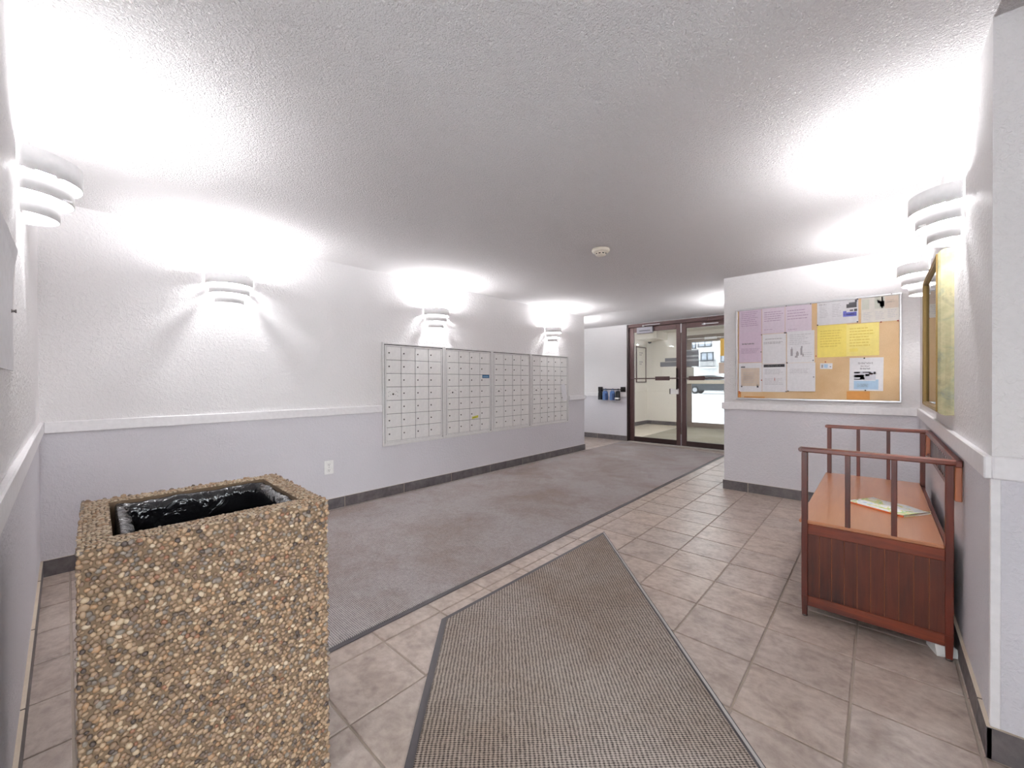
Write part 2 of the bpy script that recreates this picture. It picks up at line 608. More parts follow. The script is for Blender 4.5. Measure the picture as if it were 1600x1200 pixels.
fill_window_wall('wall_corridor_end', 'fill_window_3', XW - 0.15, XW, YE - 2, YD + 0.12, YE + 0.5, YD - 0.3, n=2)  # corridor window added out of view as daylight fill for the far end
wall('wall_corridor_side', [(XW, XM - 0.6, YE - 2, YE - 1.85)])
fill_window_wall('wall_rear', 'fill_window_4', YB - 0.15, YB, -1.3, XE + 0.15, -1.0, 0.15, n=2, axis='y')  # unseen window added behind the camera for fill light
fill_window_wall('wall_rear_return', 'fill_window_5', -1.3, -1.15, YB, YL - 0.15, YB + 0.08, YL - 0.22, n=2)  # unseen window added to brighten the right wall
fill_window_wall('wall_side_lobby', 'fill_window_2', XE, XE + 0.15, YB, YC, YB + 0.1, 1.25, n=2)  # unseen side window added as daylight fill
struct(MB().box(XW - 0.15, XE + 0.15, YB - 0.15, YD + 0.12, H, H + 0.12).build('ceiling', M['ceil']))

# --- floor: a grout bed and one tile per object
TS, TX0, TY0 = 0.3375, -0.0789, 2.0376
floor = struct(MB().box(XW - 0.1, XE + 0.1, YB - 0.1, YD + 0.15, -0.08, -0.0045).build('floor', M['grout']))


def tile_mesh(name, sx, sy, z0, z1, g=0.0042, c=0.003, mats=None):
    m = MB()
    x0, x1, y0, y1 = g, sx - g, g, sy - g
    v = [(x0, y0, z0), (x1, y0, z0), (x1, y1, z0), (x0, y1, z0), (x0, y0, z1 - c * .7), (x1, y0, z1 - c * .7), (x1, y1, z1 - c * .7), (x0, y1, z1 - c * .7),
         (x0 + c, y0 + c, z1), (x1 - c, y0 + c, z1), (x1 - c, y1 - c, z1), (x0 + c, y1 - c, z1)]
    f = [(0, 1, 5, 4), (1, 2, 6, 5), (2, 3, 7, 6), (3, 0, 4, 7), (4, 5, 9, 8), (5, 6, 10, 9), (6, 7, 11, 10), (7, 4, 8, 11), (8, 9, 10, 11)]
    m.add(v, f)
    return m.mesh(name, mats or M['tile'])


tm = tile_mesh('tile', TS, TS, -0.012, 0.0)
hidden = MB()
cand = []
for i in range(-19, 9):
    for j in range(-12, 19):
        x, y = TX0 + i * TS, TY0 + j * TS
        cx, cy = x + TS / 2, y + TS / 2
        if cx < XW or cx > XE or cy < YB or cy > YD + 0.1: continue
        if XR + 0.25 < cx and cy > YC + 0.25: continue
        if cx > XN + 0.25 and cy > YN + 0.25: continue
        if cx < XM - 0.25 and cy < YE - 0.25: continue
        seen = (-1.99 - TS < x and cy > 0.35 and cy < YD and cx < XR + 0.2 and not (cx < -1.2 and cy < 0.5)) or (x < -3.3 and -0.4 < y < 0.5) or (cx < -3.85 and cy > YE - 0.2)
        fd = -cx * math.sin(YAW) + cy * math.cos(YAW)
        cand.append((0 if seen and fd > 0.5 else 1, fd, x, y))
cand.sort()
for k, (s, fd, x, y) in enumerate(cand):
    if s == 0 and k < 300:
        link('tile', tm, floor, (x, y, random.uniform(-0.0006, 0.0006)))
    else:
        o = len(hidden.v)
        hidden.add([(q.co.x + x, q.co.y + y, q.co.z) for q in tm.vertices], [tuple(p.vertices) for p in tm.polygons])
tag(hidden.build('tile_field', M['tile'], floor), kind='stuff')


# --- chair rails and tiled baseboards
def trim(name, x0, x1, y0, y1):
    m = MB().cbox(x0, x1, y0, y1, RAIL0, RAIL1, 0.004)
    return struct(m.build(name, M['rail']))


trim('trim_1', XM, XM + RT, YL + RT, 2.302)                 # mailbox wall, near part
trim('trim_2', XM, XM + RT, 5.872, YE + RT)                 # mailbox wall, far part
trim('trim_3', XM - 0.6, XM, YE, YE + RT)                   # round its end
trim('trim_4', XM, -1.15, YL, YL + RT)                      # left wall
trim('trim_5', XN - RT, XR, YN - RT, YN)                    # notice-board wall
trim('trim_6', XN - RT, XN, YN, YD)                         # corridor face of it
trim('trim_7', XR - RT, XR, YC - RT, YN - RT)               # right wall
trim('trim_8', XR, XE, YC - RT, YC)                         # return to the right
trim('trim_9', XW, -3.90, YD - RT, YD)                      # beside the entrance doors
struct(MB().cbox(XR - 0.003, XR + 0.02, YC - 0.004, YC + 0.02, BASE, RAIL0, 0.002).build('trim_10', M['rail']))


def baseboard(name, axis, fixed, t, a, b, start, step=0.687):
    """tile skirting along axis; fixed is the wall plane, t the signed thickness"""
    g = MB()
    lo, hi = min(fixed, fixed + t * 0.85), max(fixed, fixed + t * 0.85)
    if axis == 'y': g.box(lo, hi, a, b, -0.003, BASE - 0.003)
    else: g.box(a, b, lo, hi, -0.003, BASE - 0.003)
    root = struct(g.build(name, M['grout']))
    lo, hi = min(fixed, fixed + t), max(fixed, fixed + t)
    k0 = math.floor((a - start) / step)
    p = start + k0 * step
    while p < b:
        s, e = max(a, p + 0.004), min(b, p + step - 0.004)
        if e - s > 0.01:
            m = MB()
            if axis == 'y': m.box(lo, hi, s, e, 0.001, BASE, 0, 1)
            else: m.box(s, e, lo, hi, 0.001, BASE, 0, 1)
            m.build('tile', [M['base'], M['basetop']], root)
        p += step
    return root


baseboard('baseboard_west', 'y', XM, 0.011, YL + .012, YE, 1.885)
baseboard('baseboard_west_end', 'x', YE, 0.011, XM - 0.6, XM + .011, -4.6)
baseboard('baseboard_south', 'x', YL, 0.012, XM, -1.15, -3.6)
baseboard('baseboard_north', 'x', YN, -0.011, XN - .011, XR, -1.082)
baseboard('baseboard_north_side', 'y', XN, -0.011, YN, YD, 5.5)
baseboard('baseboard_east', 'y', XR, -0.012, YC - 0.012, YN - .011, 2.2)
baseboard('baseboard_east_return', 'x', YC, -0.012, XR, XE, 0.4)
baseboard('baseboard_entrance', 'x', YD, -0.011, XW, -3.895, -4.598)


# ------------------------------------------------------------------ wall sconces
def half_band(m, R, z0, z1, t=0.003, n=36, gap=0.004):
    """half-round sheet-metal band, wall plane is y=0, bulging to +y"""
    ri, ro = R - t, R
    vs = []
    for i in range(n + 1):
        a = PI * i / n
        c, s = math.cos(a), math.sin(a)
        for r in (ro, ri):
            for z in (z0, z1):
                vs.append((r * c, gap + r * s, z))
    for i in range(n):
        o, p = i * 4, i * 4 + 4
        m.add([], [])
    base = len(m.v)
    m.v += vs
    for i in range(n):
        o, p = base + i * 4, base + i * 4 + 4
        for f in ((o, p, p + 1, o + 1), (o + 2, o + 3, p + 3, p + 2), (o + 1, p + 1, p + 3, o + 3), (o, o + 2, p + 2, p)):
            m.f.append(f); m.mi.append(0); m.sm.append(f[0] == o and f[1] == p)
    for o in (base, base + n * 4):
        m.f.append((o, o + 1, o + 3, o + 2)); m.mi.append(0); m.sm.append(False)
    return m


SC = {}


def sconce_meshes():
    SC['band'] = [half_band(MB(), R, z0, z1).mesh('louver', M['whitemetal']) for R, z0, z1 in ((0.167, 2.046, 2.128), (0.142, 1.974, 2.050), (0.102, 1.902, 1.978))]
    SC['plate'] = MB().cbox(-0.05, 0.05, 0.0, 0.012, 1.93, 2.10, 0.003).mesh('back_plate', M['whitemetal'])
    # ribs that carry the three bands
    SC['rib'] = MB().box(-0.001, 0.001, 0.002, 0.138, 1.972, 1.980).mesh('bracket', M['whitemetal'])
    SC['bulb'] = MB().lathe([(0.0, 2.124), (0.016, 2.120), (0.027, 2.104), (0.029, 2.088), (0.023, 2.064), (0.014, 2.045), (0.0, 2.043)], 10, (0, 0.065, 0)).mesh('bulb', M['bulb'])
    SC['socket'] = MB().tube((0, 0.065, 2.015), (0, 0.065, 2.044), 0.014, n=10).box(-0.006, 0.006, 0.004, 0.065, 2.015, 2.022).mesh('socket', M['whitemetal'])


sconce_meshes()


def sconce(x, y, rz, label):
    t = thing('wall_sconce', label, 'wall lamp', (x, y, 0), rz, 'half-round wall sconces')
    for k in range(3): link('louver', SC['band'][k], t)
    link('back_plate', SC['plate'], t)
    for x in (-0.09, 0.09): link('bracket', SC['rib'], t, (x, 0, 0))
    for x in (-0.062, 0.062):
        link('bulb', SC['bulb'], t, (x, 0, 0.024)); link('socket', SC['socket'], t, (x, 0, 0.024))
    return t


sconce(-2.485, YL, 0, 'white three-tier half-round sconce on the left wall, above the pebble trash bin')
sconce(XM, 0.92, -PI / 2, 'white half-round sconce alone on the bare stretch of wall left of the mailboxes')
sconce(XM, 3.02, -PI / 2, 'white half-round sconce above the leftmost two mailbox panels')
sconce(XM, 5.37, -PI / 2, 'white half-round sconce above the rightmost five-column mailbox panel')
sconce(XR, 2.80, PI / 2, 'large white tiered sconce on the right wall, above the near end of the gilt picture')
sconce(XR, 4.38, PI / 2, 'white sconce on the right wall, partly behind the gilt picture, beside the cork board')
# lamps of the same kind round the corners, out of view
sconce(XN, 6.5, PI / 2, 'white sconce round the corner on the corridor side of the cork board wall')
sconce(-4.42, YE, 0, 'white sconce on the end of the mailbox wall, facing the key rack')


# ------------------------------------------------------------------ mailboxes
def mailbox_unit(y0, y1, cols, label, extras=()):
    z0, z1, rows = 0.552, 1.686, 7
    t = thing('mailbox_panel', label, 'mailboxes', (XM, y0, 0), 0, 'wall mailbox panels')
    W = y1 - y0
    fl, fr, ft, fb = 0.045, 0.05, 0.042, 0.05
    m = MB()
    D = 0.018
    m.box(0, 0.004, 0, W, z0, z1)
    for a, b, c, d in ((0, fl * .45, z0, z1), (W - fr * .5, W, z0, z1), (fl * .45, W - fr * .5, z1 - ft * .45, z1), (fl * .45, W - fr * .5, z0, z0 + fb * .5)):
        m.cbox(0, D, a, b, c, d, 0.002)
    for a, b, c, d in ((fl * .62, fl, z0 + fb * .7, z1 - ft * .7), (W - fr, W - fr * .68, z0 + fb * .7, z1 - ft * .7), (fl, W - fr, z1 - ft, z1 - ft * .65), (fl, W - fr, z0 + fb * .68, z0 + fb)):
        m.box(0, 0.015, a, b, c, d)
    m.build('frame', M['boxframe'], t)
    g = MB()
    for a, b, c, d in ((fl * .45, fl * .62, z0 + fb * .5, z1 - ft * .45), (W - fr * .68, W - fr * .5, z0 + fb * .5, z1 - ft * .45), (fl * .45, W - fr * .5, z1 - ft * .65, z1 - ft * .45), (fl, W - fr, z0 + fb, z1 - ft)):
        g.box(0.003, 0.006, a, b, c, d)
    g.build('shadow_gap', M['dark'], t)
    dw, dh = (W - fl - fr) / cols, (z1 - z0 - ft - fb) / rows
    key = (cols, round(dw, 4))
    dm = MB().cbox(0.004, 0.013, 0.0022, dw - 0.0022, 0.0022, dh - 0.0022, 0.0016)
    # raised pull lip along the left side of the door
    dm.box(0.013, 0.0155, 0.0022, 0.0075, 0.004, dh - 0.004)
    dmesh = dm.mesh('door', M['boxdoor'])
    lk = MB().lathe([(0.0, 0.020), (0.006, 0.020), (0.0085, 0.017), (0.0085, 0.012), (0.0, 0.012)], 10, (0, dw * 0.19, dh * 0.52), 0, 'x')
    lk.box(0.0195, 0.0205, dw * 0.19 - 0.001, dw * 0.19 + 0.001, dh * .52 - 0.004, dh * .52 + 0.004)
    lmesh = lk.mesh('lock', M['lock'])
    ar = MB().lathe([(0.0, 0.021), (0.008, 0.021), (0.011, 0.017), (0.011, 0.012), (0.0, 0.012)], 10, (0, dw * 0.45, dh * 0.47), 0, 'x')
    for sy in (-1, 1):
        for q in ((0.30, 0.14), (0.22, 0.20), (0.30, -0.14), (0.16, -0.05)):
            ar.box(0.0128, 0.0138, dw * (.45 + sy * q[0]) - .003, dw * (.45 + sy * q[0]) + .003, dh * (.47 + q[1]) - .003, dh * (.47 + q[1]) + .003)
    amesh = ar.mesh('lock', M['lock'])
    for r in range(rows):
        for c in range(cols):
            loc = (0, fl + c * dw, z1 - ft - (r + 1) * dh)
            d = link('door', dmesh, t, loc)
            if r == 3 and c == 0:
                k = link('lock', amesh, d)
                k['label'] = 'round master lock ringed by small drilled holes'
            else:
                link('lock', lmesh, d)
            for (er, ec, kind) in extras:
                if er == r and ec == c:
                    s = MB()
                    if kind == 'blue':
                        s.box(0.013, 0.0142, dw * .24, dw * .95, dh * .70, dh * .99)
                        s.box(0.0142, 0.0146, dw * .30, dw * .84, dh * .80, dh * .88, 1)
                        o = s.build('sticker', [M['teal'], M['tealtext']], d)
                        o['label'] = 'small blue sticker'
                    elif kind == 'lime':
                        s.add([(0.0142, dw * .20, dh * .06), (0.0142, dw * .80, dh * .14), (0.0142, dw * .82, dh * .36), (0.0142, dw * .22, dh * .26)], [(0, 1, 2, 3)])
                        s.add([(0.0130, dw * .20, dh * .06), (0.0130, dw * .80, dh * .14), (0.0130, dw * .82, dh * .36), (0.0130, dw * .22, dh * .26)], [(3, 2, 1, 0)])
                        s.box(0.0142, 0.0146, dw * .30, dw * .62, dh * .16, dh * .20, 1)
                        o = s.build('sticker', [M['lime'], M['limeink']], d)
                        o['label'] = 'slanted lime yellow sticker'
    return t


mailbox_unit(2.308, 3.150, 4, 'four-column mailbox panel furthest left, beside the end of the chair rail')
mailbox_unit(3.152, 3.988, 4, 'four-column mailbox panel carrying the blue and the lime yellow sticker', [(2, 3, 'blue'), (5, 2, 'lime')])
mailbox_unit(3.990, 4.832, 4, 'plain four-column mailbox panel just left of the five-column one')
mailbox_unit(4.834, 5.856, 5, 'five-column mailbox panel furthest right, with a white slip sticking out')
# slip of paper caught in the last column
m = MB()
m.add([(0.012, 0, 0.27), (0.03, 0.10, 0.28), (0.05, 0.16, 0.02), (0.03, 0.06, 0.0)], [(0, 1, 2, 3)])
m.add([(0.010, 0, 0.27), (0.028, 0.10, 0.28), (0.048, 0.16, 0.02), (0.028, 0.06, 0.0)], [(3, 2, 1, 0)])
tag(m.build('paper_slip', M['white_paper'], None, (XM + 0.012, 5.60, 0.925)), 'white paper slip hanging out of the last column of mailboxes', 'paper')

# ------------------------------------------------------------------ wall outlet
t = thing('wall_outlet', 'white duplex outlet low on the wall between trash bin and mailboxes', 'outlet', (XM, 1.73, 0.418))
MB().cbox(0, 0.006, -0.045, 0.045, -0.066, 0.066, 0.003).build('cover_plate', M['plate'], t)
for z in (-0.028, 0.028):
    r = MB().cbox(0.005, 0.009, -0.017, 0.017, z - 0.018, z + 0.018, 0.003).build('receptacle', M['plate'], t)
    s = MB()
    for y in (-0.006, 0.006): s.box(0.0088, 0.0095, y - 0.0015, y + 0.0015, z - 0.002, z + 0.008)
    s.box(0.0088, 0.0095, -0.003, 0.003, z - 0.012, z - 0.007)
    s.build('slot', M['slot'], r)
MB().lathe([(0, 0.008), (0.003, 0.0078), (0.003, 0.005)], 8, (0, 0, 0), 0, 'x').build('screw', M['lock'], t)

# ------------------------------------------------------------------ smoke detector
t = thing('smoke_detector', 'round ivory smoke detector on the popcorn ceiling', 'smoke detector', (-1.85, 3.24, H))
MB().lathe([(0.0, 0.0), (0.078, 0.0), (0.080, -0.010), (0.076, -0.024), (0.060, -0.031), (0.054, -0.032), (0.0, -0.032)], 32).build('base', M['detector'], t)
MB().lathe([(0.050, -0.030), (0.052, -0.034), (0.047, -0.052), (0.036, -0.058), (0.0, -0.059)], 28).build('cap', M['detector'], t)
for k in range(10):
    a = 2 * PI * k / 10
    c = Vector((math.cos(a), math.sin(a), 0)); d = Vector((-math.sin(a), math.cos(a), 0))
    vs = [c * r + d * s + Vector((0, 0, z)) for z, r in ((-0.050, 0.0495), (-0.042, 0.0515)) for s in (-0.009, 0.009)]
    MB().add(vs, [(0, 1, 3, 2)]).build('vent_slot', M['dark'], t)

# ------------------------------------------------------------------ floor coverings
rx = [(-3.955, 0.32), (-1.874, 0.32), (-1.895, 7.50), (-3.93, 7.80)]


def inset(pts, d):
    n = len(pts); out = []
    for i in range(n):
        a, b, c = Vector(pts[i - 1]), Vector(pts[i]), Vector(pts[(i + 1) % n])
        d1, d2 = (b - a).normalized(), (c - b).normalized()
        n1, n2 = Vector((-d1.y, d1.x)), Vector((-d2.y, d2.x))
        k = (n1 + n2) / (1 + n1.dot(n2))
        out.append(tuple(b + k * d))
    return out


t = thing('carpet_runner', 'long grey carpet runner along the mailbox wall to the entrance doors', 'carpet', (-2.9, 4, 0))
t2 = lambda pts: [(x + 2.9, y - 4) for x, y in pts]
MB().prism(t2(rx), 0.0012, 0.005).build('edging', M['vinyl'], t)
MB().prism(t2(inset(rx, 0.028)), 0.003, 0.010).build('pile', M['runner'], t)

A45 = math.atan2(-1.38, 1.316)
dv = Vector((math.cos(A45), math.sin(A45)))
P1, P2 = Vector((-1.70, 1.32)), Vector((-1.684, 2.993))
quad = [P1, P1 + dv * 2.35, P2 + dv * 3.1, P2]
loc = Vector((-0.9, 1.3))


def tolocal(ps):
    c, s = math.cos(-A45), math.sin(-A45)
    return [((p[0] - loc.x) * c - (p[1] - loc.y) * s, (p[0] - loc.x) * s + (p[1] - loc.y) * c) for p in ps]


t = thing('door_mat', 'taupe floor mat laid diagonally on the tiles in the foreground', 'mat', (loc.x, loc.y, 0), A45)
MB().prism(tolocal(quad), 0.0012, 0.005).build('edging', M['vinyl'], t)
MB().prism(tolocal(inset([tuple(p) for p in quad], 0.030)), 0.003, 0.011).build('pile', M['mat'], t)
q = tolocal(quad)
e0, e1 = Vector(q[3]), Vector(q[2])
nrm = Vector((0, -1))
stripe = [e0 + Vector((0.03, -0.006)), e1 + Vector((0, -0.006)), e1 + Vector((0, -0.017)), e0 + Vector((0.03, -0.017))]
o = MB().prism([tuple(p) for p in stripe], 0.004, 0.0085).build('edge_ridge', M['vinyl_lt'], t)
o['label'] = 'worn pale ridge of the edging'


# ------------------------------------------------------------------ pebble trash bin
BX, BY, BW, BD, BH = -1.577, 0.296, 0.545, 0.55, 0.88
bin_ = thing('trash_receptacle', 'square trash bin faced with brown river pebbles, open at the top', 'trash can', (BX, BY, 0), math.radians(-2.0))
hx, hy = BW / 2, BD / 2
ix0, ix1, iy0, iy1 = -hx + 0.065, hx - 0.085, -hy + 0.062, hy - 0.062
m = MB()
s = 0.006
m.box(-hx + s, ix0, -hy + s, hy - s, 0, BH - s); m.box(ix1, hx - s, -hy + s, hy - s, 0, BH - s)
m.box(ix0, ix1, -hy + s, iy0, 0, BH - s); m.box(ix0, ix1, iy1, hy - s, 0, BH - s)
m.box(ix0, ix1, iy0, iy1, 0, 0.05)
m.build('body', M['mortar'], bin_)
ico = {}
for k in (1, 2):
    bm = bmesh.new(); bmesh.ops.create_icosphere(bm, subdivisions=k, radius=1.0)
    bm.verts.index_update()
    ico[k] = (np.array([v.co for v in bm.verts]), np.array([[v.index for v in f.verts] for f in bm.faces])); bm.free()


def lumpy(V):
    d = np.ones(len(V))
    for _ in range(3):
        ax = rng.normal(size=3); ax /= np.linalg.norm(ax)
        d += rng.uniform(-0.12, 0.12) * (V @ ax) + rng.uniform(-0.10, 0.10) * (V @ ax) ** 2
    return V * d[:, None]


peb = []   # centre, normal axis frame, radii, priority face
def field(origin, eu, ev, nrm, U, Vv, pitch, big, face):
    rows = int(Vv / (pitch * 0.87)) + 1
    for r in range(rows):
        for c in range(int(U / pitch) + 1):
            u = (c + (0.5 if r % 2 else 0)) * pitch + rng.uniform(-.28, .28) * pitch
            v = r * pitch * 0.87 + rng.uniform(-.28, .28) * pitch
            if u < -0.001 or u > U + 0.001 or v < -0.001 or v > Vv + 0.001: continue
            sz = pitch * 0.5 * rng.uniform(0.78, 1.22) * (1.25 if rng.random() < big else 1.0)
            peb.append((np.array(origin) + np.array(eu) * u + np.array(ev) * v, np.array(nrm, float), np.array(eu, float), np.array(ev, float), sz, face))


P = 0.0124
field((hx - s, -hy + .004, 0.01), (0, 1, 0), (0, 0, 1), (1, 0, 0), BD - .008, BH - .016, P, 0.2, 0)
field((-hx + .004, -hy + s, 0.01), (1, 0, 0), (0, 0, 1), (0, -1, 0), BW - .008, BH - .016, P, 0.2, 1)
field((-hx + .004, hy - s, 0.01), (1, 0, 0), (0, 0, 1), (0, 1, 0), BW - .008, BH - .016, P * 1.25, 0.2, 2)
field((-hx + s, -hy + .004, 0.01), (0, 1, 0), (0, 0, 1), (-1, 0, 0), BD - .008, BH - .016, P * 1.25, 0.2, 2)
zt = BH - s
field((-hx + .004, -hy + .004, zt), (1, 0, 0), (0, 1, 0), (0, 0, 1), BW - .008, iy0 + hy - .008, P * .8, 0.1, 3)
field((-hx + .004, iy1 + .004, zt), (1, 0, 0), (0, 1, 0), (0, 0, 1), BW - .008, hy - iy1 - .008, P * .8, 0.1, 3)
field((-hx + .004, iy0, zt), (1, 0, 0), (0, 1, 0), (0, 0, 1), ix0 + hx - .008, iy1 - iy0, P * .8, 0.1, 3)
field((ix1 + .004, iy0, zt), (1, 0, 0), (0, 1, 0), (0, 0, 1), hx - ix1 - .008, iy1 - iy0, P * .8, 0.1, 3)
variants = []
for k in range(30):
    V = lumpy(ico[2][0].copy()) * np.array([1.0, 0.72 + 0.25 * rng.random(), 0.62])
    mm = MB(); mm.add(V.tolist(), ico[2][1].tolist(), 0, True)
    me = mm.mesh('pebble', M['pebble'])
    at = me.attributes.new('tone', 'FLOAT', 'POINT')
    at.data.foreach_set('value', np.full(len(V), (k + 0.5) / 30 if k < 26 else rng.random(), dtype=np.float32))
    variants.append(me)
# the 300 largest on the face turned to the room, by size
front = sorted([i for i, p in enumerate(peb) if p[5] == 0 and p[0][2] > 0.25], key=lambda i: -peb[i][4])[:300]
single = set(front)
VA, FA, TA, off = [], [], [], 0
for i, (c, nn, eu, ev, sz, face) in enumerate(peb):
    a = rng.uniform(0, 2 * PI)
    x = eu * math.cos(a) + ev * math.sin(a); y = np.cross(nn, x)
    sink = rng.uniform(-0.10, 0.25) * sz
    if i in single:
        R = Matrix(((x[0], y[0], nn[0]), (x[1], y[1], nn[1]), (x[2], y[2], nn[2])))
        o = link('pebble', variants[rng.integers(30)], bin_, tuple(c + nn * sink), R.to_euler())
        o.scale = (sz, sz, sz)
    else:
        Vb, Fb = ico[1 if face >= 2 else 2]
        V = lumpy(Vb) * np.array([1.0, 0.72 + 0.25 * rng.random(), 0.62 if face != 3 else 0.5]) * sz
        Wd = V[:, :1] * x + V[:, 1:2] * y + V[:, 2:] * nn + c + nn * sink
        VA.append(Wd); FA.append(Fb + off); off += len(Vb)
        TA.append(np.full(len(Vb), rng.random() if face != 3 else rng.choice([0.15, 0.42, 0.45, 0.83, 0.84, 0.985, 0.99, 0.99, 0.86, 0.75])))  # rim tones kept pale: wear plus overhead light put into the colour
VA, FA, TA = np.concatenate(VA), np.concatenate(FA), np.concatenate(TA)
me = bpy.data.meshes.new('pebble_facing')
me.vertices.add(len(VA)); me.vertices.foreach_set('co', VA.astype(np.float32).ravel())
me.loops.add(FA.size); me.loops.foreach_set('vertex_index', FA.astype(np.int32).ravel())
me.polygons.add(len(FA)); me.polygons.foreach_set('loop_start', np.arange(0, FA.size, 3, dtype=np.int32))
me.polygons.foreach_set('use_smooth', np.ones(len(FA), dtype=bool))
me.materials.append(M['pebble'])
me.update(calc_edges=True)
at = me.attributes.new('tone', 'FLOAT', 'POINT'); at.data.foreach_set('value', TA.astype(np.float32))
tag(link('pebble_facing', me, bin_), kind='stuff')
# inner can
m = MB()
c0, c1, d0, d1 = ix0 + 0.006, ix1 - 0.004, iy0 + 0.016, iy1 - 0.005
w = 0.004
m.box(c0, c0 + w, d0, d1, 0.06, BH - 0.03); m.box(c1 - w, c1, d0, d1, 0.06, BH - 0.03)
m.box(c0, c1, d0, d0 + w, 0.06, BH - 0.03); m.box(c0, c1, d1 - w, d1, 0.06, BH - 0.03); m.box(c0, c1, d0, d1, 0.055, 0.06)
m.build('inner_can', M['dark'], bin_)
# bag: a wrinkled sheet folded over the can's edge and hanging down inside
loop = []
NP = 160
per = [(c0, d0), (c1, d0), (c1, d1), (c0, d1)]
for e in range(4):
    a, b = per[e], per[(e + 1) % 4]
    for k in range(NP // 4):
        f = k / (NP // 4)
        loop.append((a[0] + (b[0] - a[0]) * f, a[1] + (b[1] - a[1]) * f, (-(b[1] - a[1]), b[0] - a[0])))
zs = [(-0.004, BH - 0.105), (-0.004, BH - 0.055), (-0.0035, BH - 0.022), (0.001, BH - 0.013), (0.010, BH - 0.014), (0.026, BH - 0.024), (0.030, BH - 0.045), (0.022, BH - 0.10), (0.016, BH - 0.18), (0.018, BH - 0.30), (0.03, BH - 0.48), (0.05, BH - 0.62), (0.12, BH - 0.68)]
vs = []
ph = rng.uniform(0, 6.28, 8)
for r, (ins, z) in enumerate(zs):
    for i, (x, y, nrm_) in enumerate(loop):
        L = math.hypot(*nrm_); nx, ny = nrm_[0] / L, nrm_[1] / L
        s_ = i / NP * 2 * PI
        wr = 0.0030 * (math.sin(13 * s_ + ph[0] + r * .8) + 0.7 * math.sin(29 * s_ + ph[1] - r * 1.1)) * (0.1 if r < 3 else 0.5 if r < 5 else 1.0 if r < 7 else 2.2)
        dz = 0.002 * math.sin(9 * s_ + ph[3]) + 0.001 * math.sin(23 * s_ + ph[4])
        dins = ins + wr * 0.6 if r > 3 else ins + abs(wr) * -0.2
        # stay inside the can's rectangle corners
        cx, cy = (c0 + c1) / 2, (d0 + d1) / 2
        px, py = x + nx * dins, y + ny * dins
        if r >= 4:
            px = min(max(px, c0 + w + .002), c1 - w - .002); py = min(max(py, d0 + w + .002), d1 - w - .002)
        vs.append((px, py, z + dz * (1 if r < 6 else 3)))
fs = [(r * NP + i, r * NP + (i + 1) % NP, (r + 1) * NP + (i + 1) % NP, (r + 1) * NP + i) for r in range(len(zs) - 1) for i in range(NP)]
fs.append(tuple((len(zs) - 1) * NP + i for i in range(NP)))
mm = MB(); mm.add(vs, fs, 0, True)
bag = thing('garbage_bag', 'shiny black plastic bag lining the pebble trash bin', 'garbage bag', (BX, BY, 0), math.radians(-2.0))
mm.build('film', M['bag'], bag)

# ------------------------------------------------------------------ notice board and its papers
FY = YN - 0.020
t = thing('notice_board', 'cork notice board in a thin aluminium frame above the chair rail', 'notice board', (-0.519, YN, 1.55))
X0, X1, Z0, Z1 = -0.678, 0.678, -0.506, 0.504
o = MB().box(X0 + .012, X1 - .012, -0.016, -0.002, Z0 + .012, Z1 - .012).build('cork_panel', M['cork'], t)
for a, b, c, d in ((X0, X1, Z1 - .018, Z1), (X0, X1, Z0, Z0 + .018), (X0, X0 + .016, Z0 + .018, Z1 - .018), (X1 - .016, X1, Z0 + .018, Z1 - .018)):
    MB().cbox(a, b, -0.026, 0.0, c, d, 0.003).build('frame_rail', M['alu'], t)
for a, b_, c, d in ((0.29, 0.46, -0.485, -0.405), (-0.66, -0.63, -0.485, -0.42), (-0.60, -0.40, -0.488, -0.472)):
    o = MB().box(a, b_, -0.0168, -0.016, c, d).build('stain', M['rust'], t); o['label'] = 'rusty orange stain'
CY = YN - 0.0165


def sheet(name, x0, x1, z0, z1, mat, label, cat='paper', lift=0.0, prints=(), tilt=0.0, curl=0.0):
    """a sheet of paper with its print; coordinates from its lower left corner"""
    w_, h_ = x1 - x0, z1 - z0
    t = thing(name, label, cat, ((x0 + x1) / 2, CY - 0.0008 - lift, (z0 + z1) / 2))
    t.rotation_euler = (0, tilt, 0)
    n = 6
    mm = MB()
    vs = []
    for k in range(n + 1):
        z = -h_ / 2 + h_ * k / n
        dy = -curl * (1 - k / n) ** 3
        for yo in (0.0, -0.0006):
            for x in (-w_ / 2, w_ / 2):
                vs.append((x, dy + yo, z))
    fs = []
    for k in range(n):
        o, p = k * 4, k * 4 + 4
        fs += [(o, o + 1, p + 1, p), (o + 2, p + 2, p + 3, o + 3), (o, p, p + 2, o + 2), (o + 1, o + 3, p + 3, p + 1)]
    fs += [(0, 2, 3, 1), (n * 4, n * 4 + 1, n * 4 + 3, n * 4 + 2)]
    mm.add(vs, fs)
    mm.build('sheet', mat, t)
    for pname, pm, rects in prints:
        pb = MB()
        for (a, b, c, d) in rects:
            pb.box(-w_ / 2 + a * w_, -w_ / 2 + b * w_, -0.0010, -0.0006, -h_ / 2 + c * h_, -h_ / 2 + d * h_)
        o = pb.build(pname, pm, t)
        if len(rects) > 1: o['kind'] = 'stuff'
    return t


def lines(x0, x1, z0, z1, n, th=0.018, short=0.3):
    out = []
    for k in range(n):
        z = z1 - (z1 - z0) * (k + .5) / n
        e = x1 - (x1 - x0) * (random.random() * short)
        # broken into words so that it reads as a line of small print
        x = x0
        while x < e:
            w_ = random.uniform(0.05, 0.16)
            out.append((x, min(e, x + w_), z - th / 2, z + th / 2))
            x += w_ + 0.018
    return out


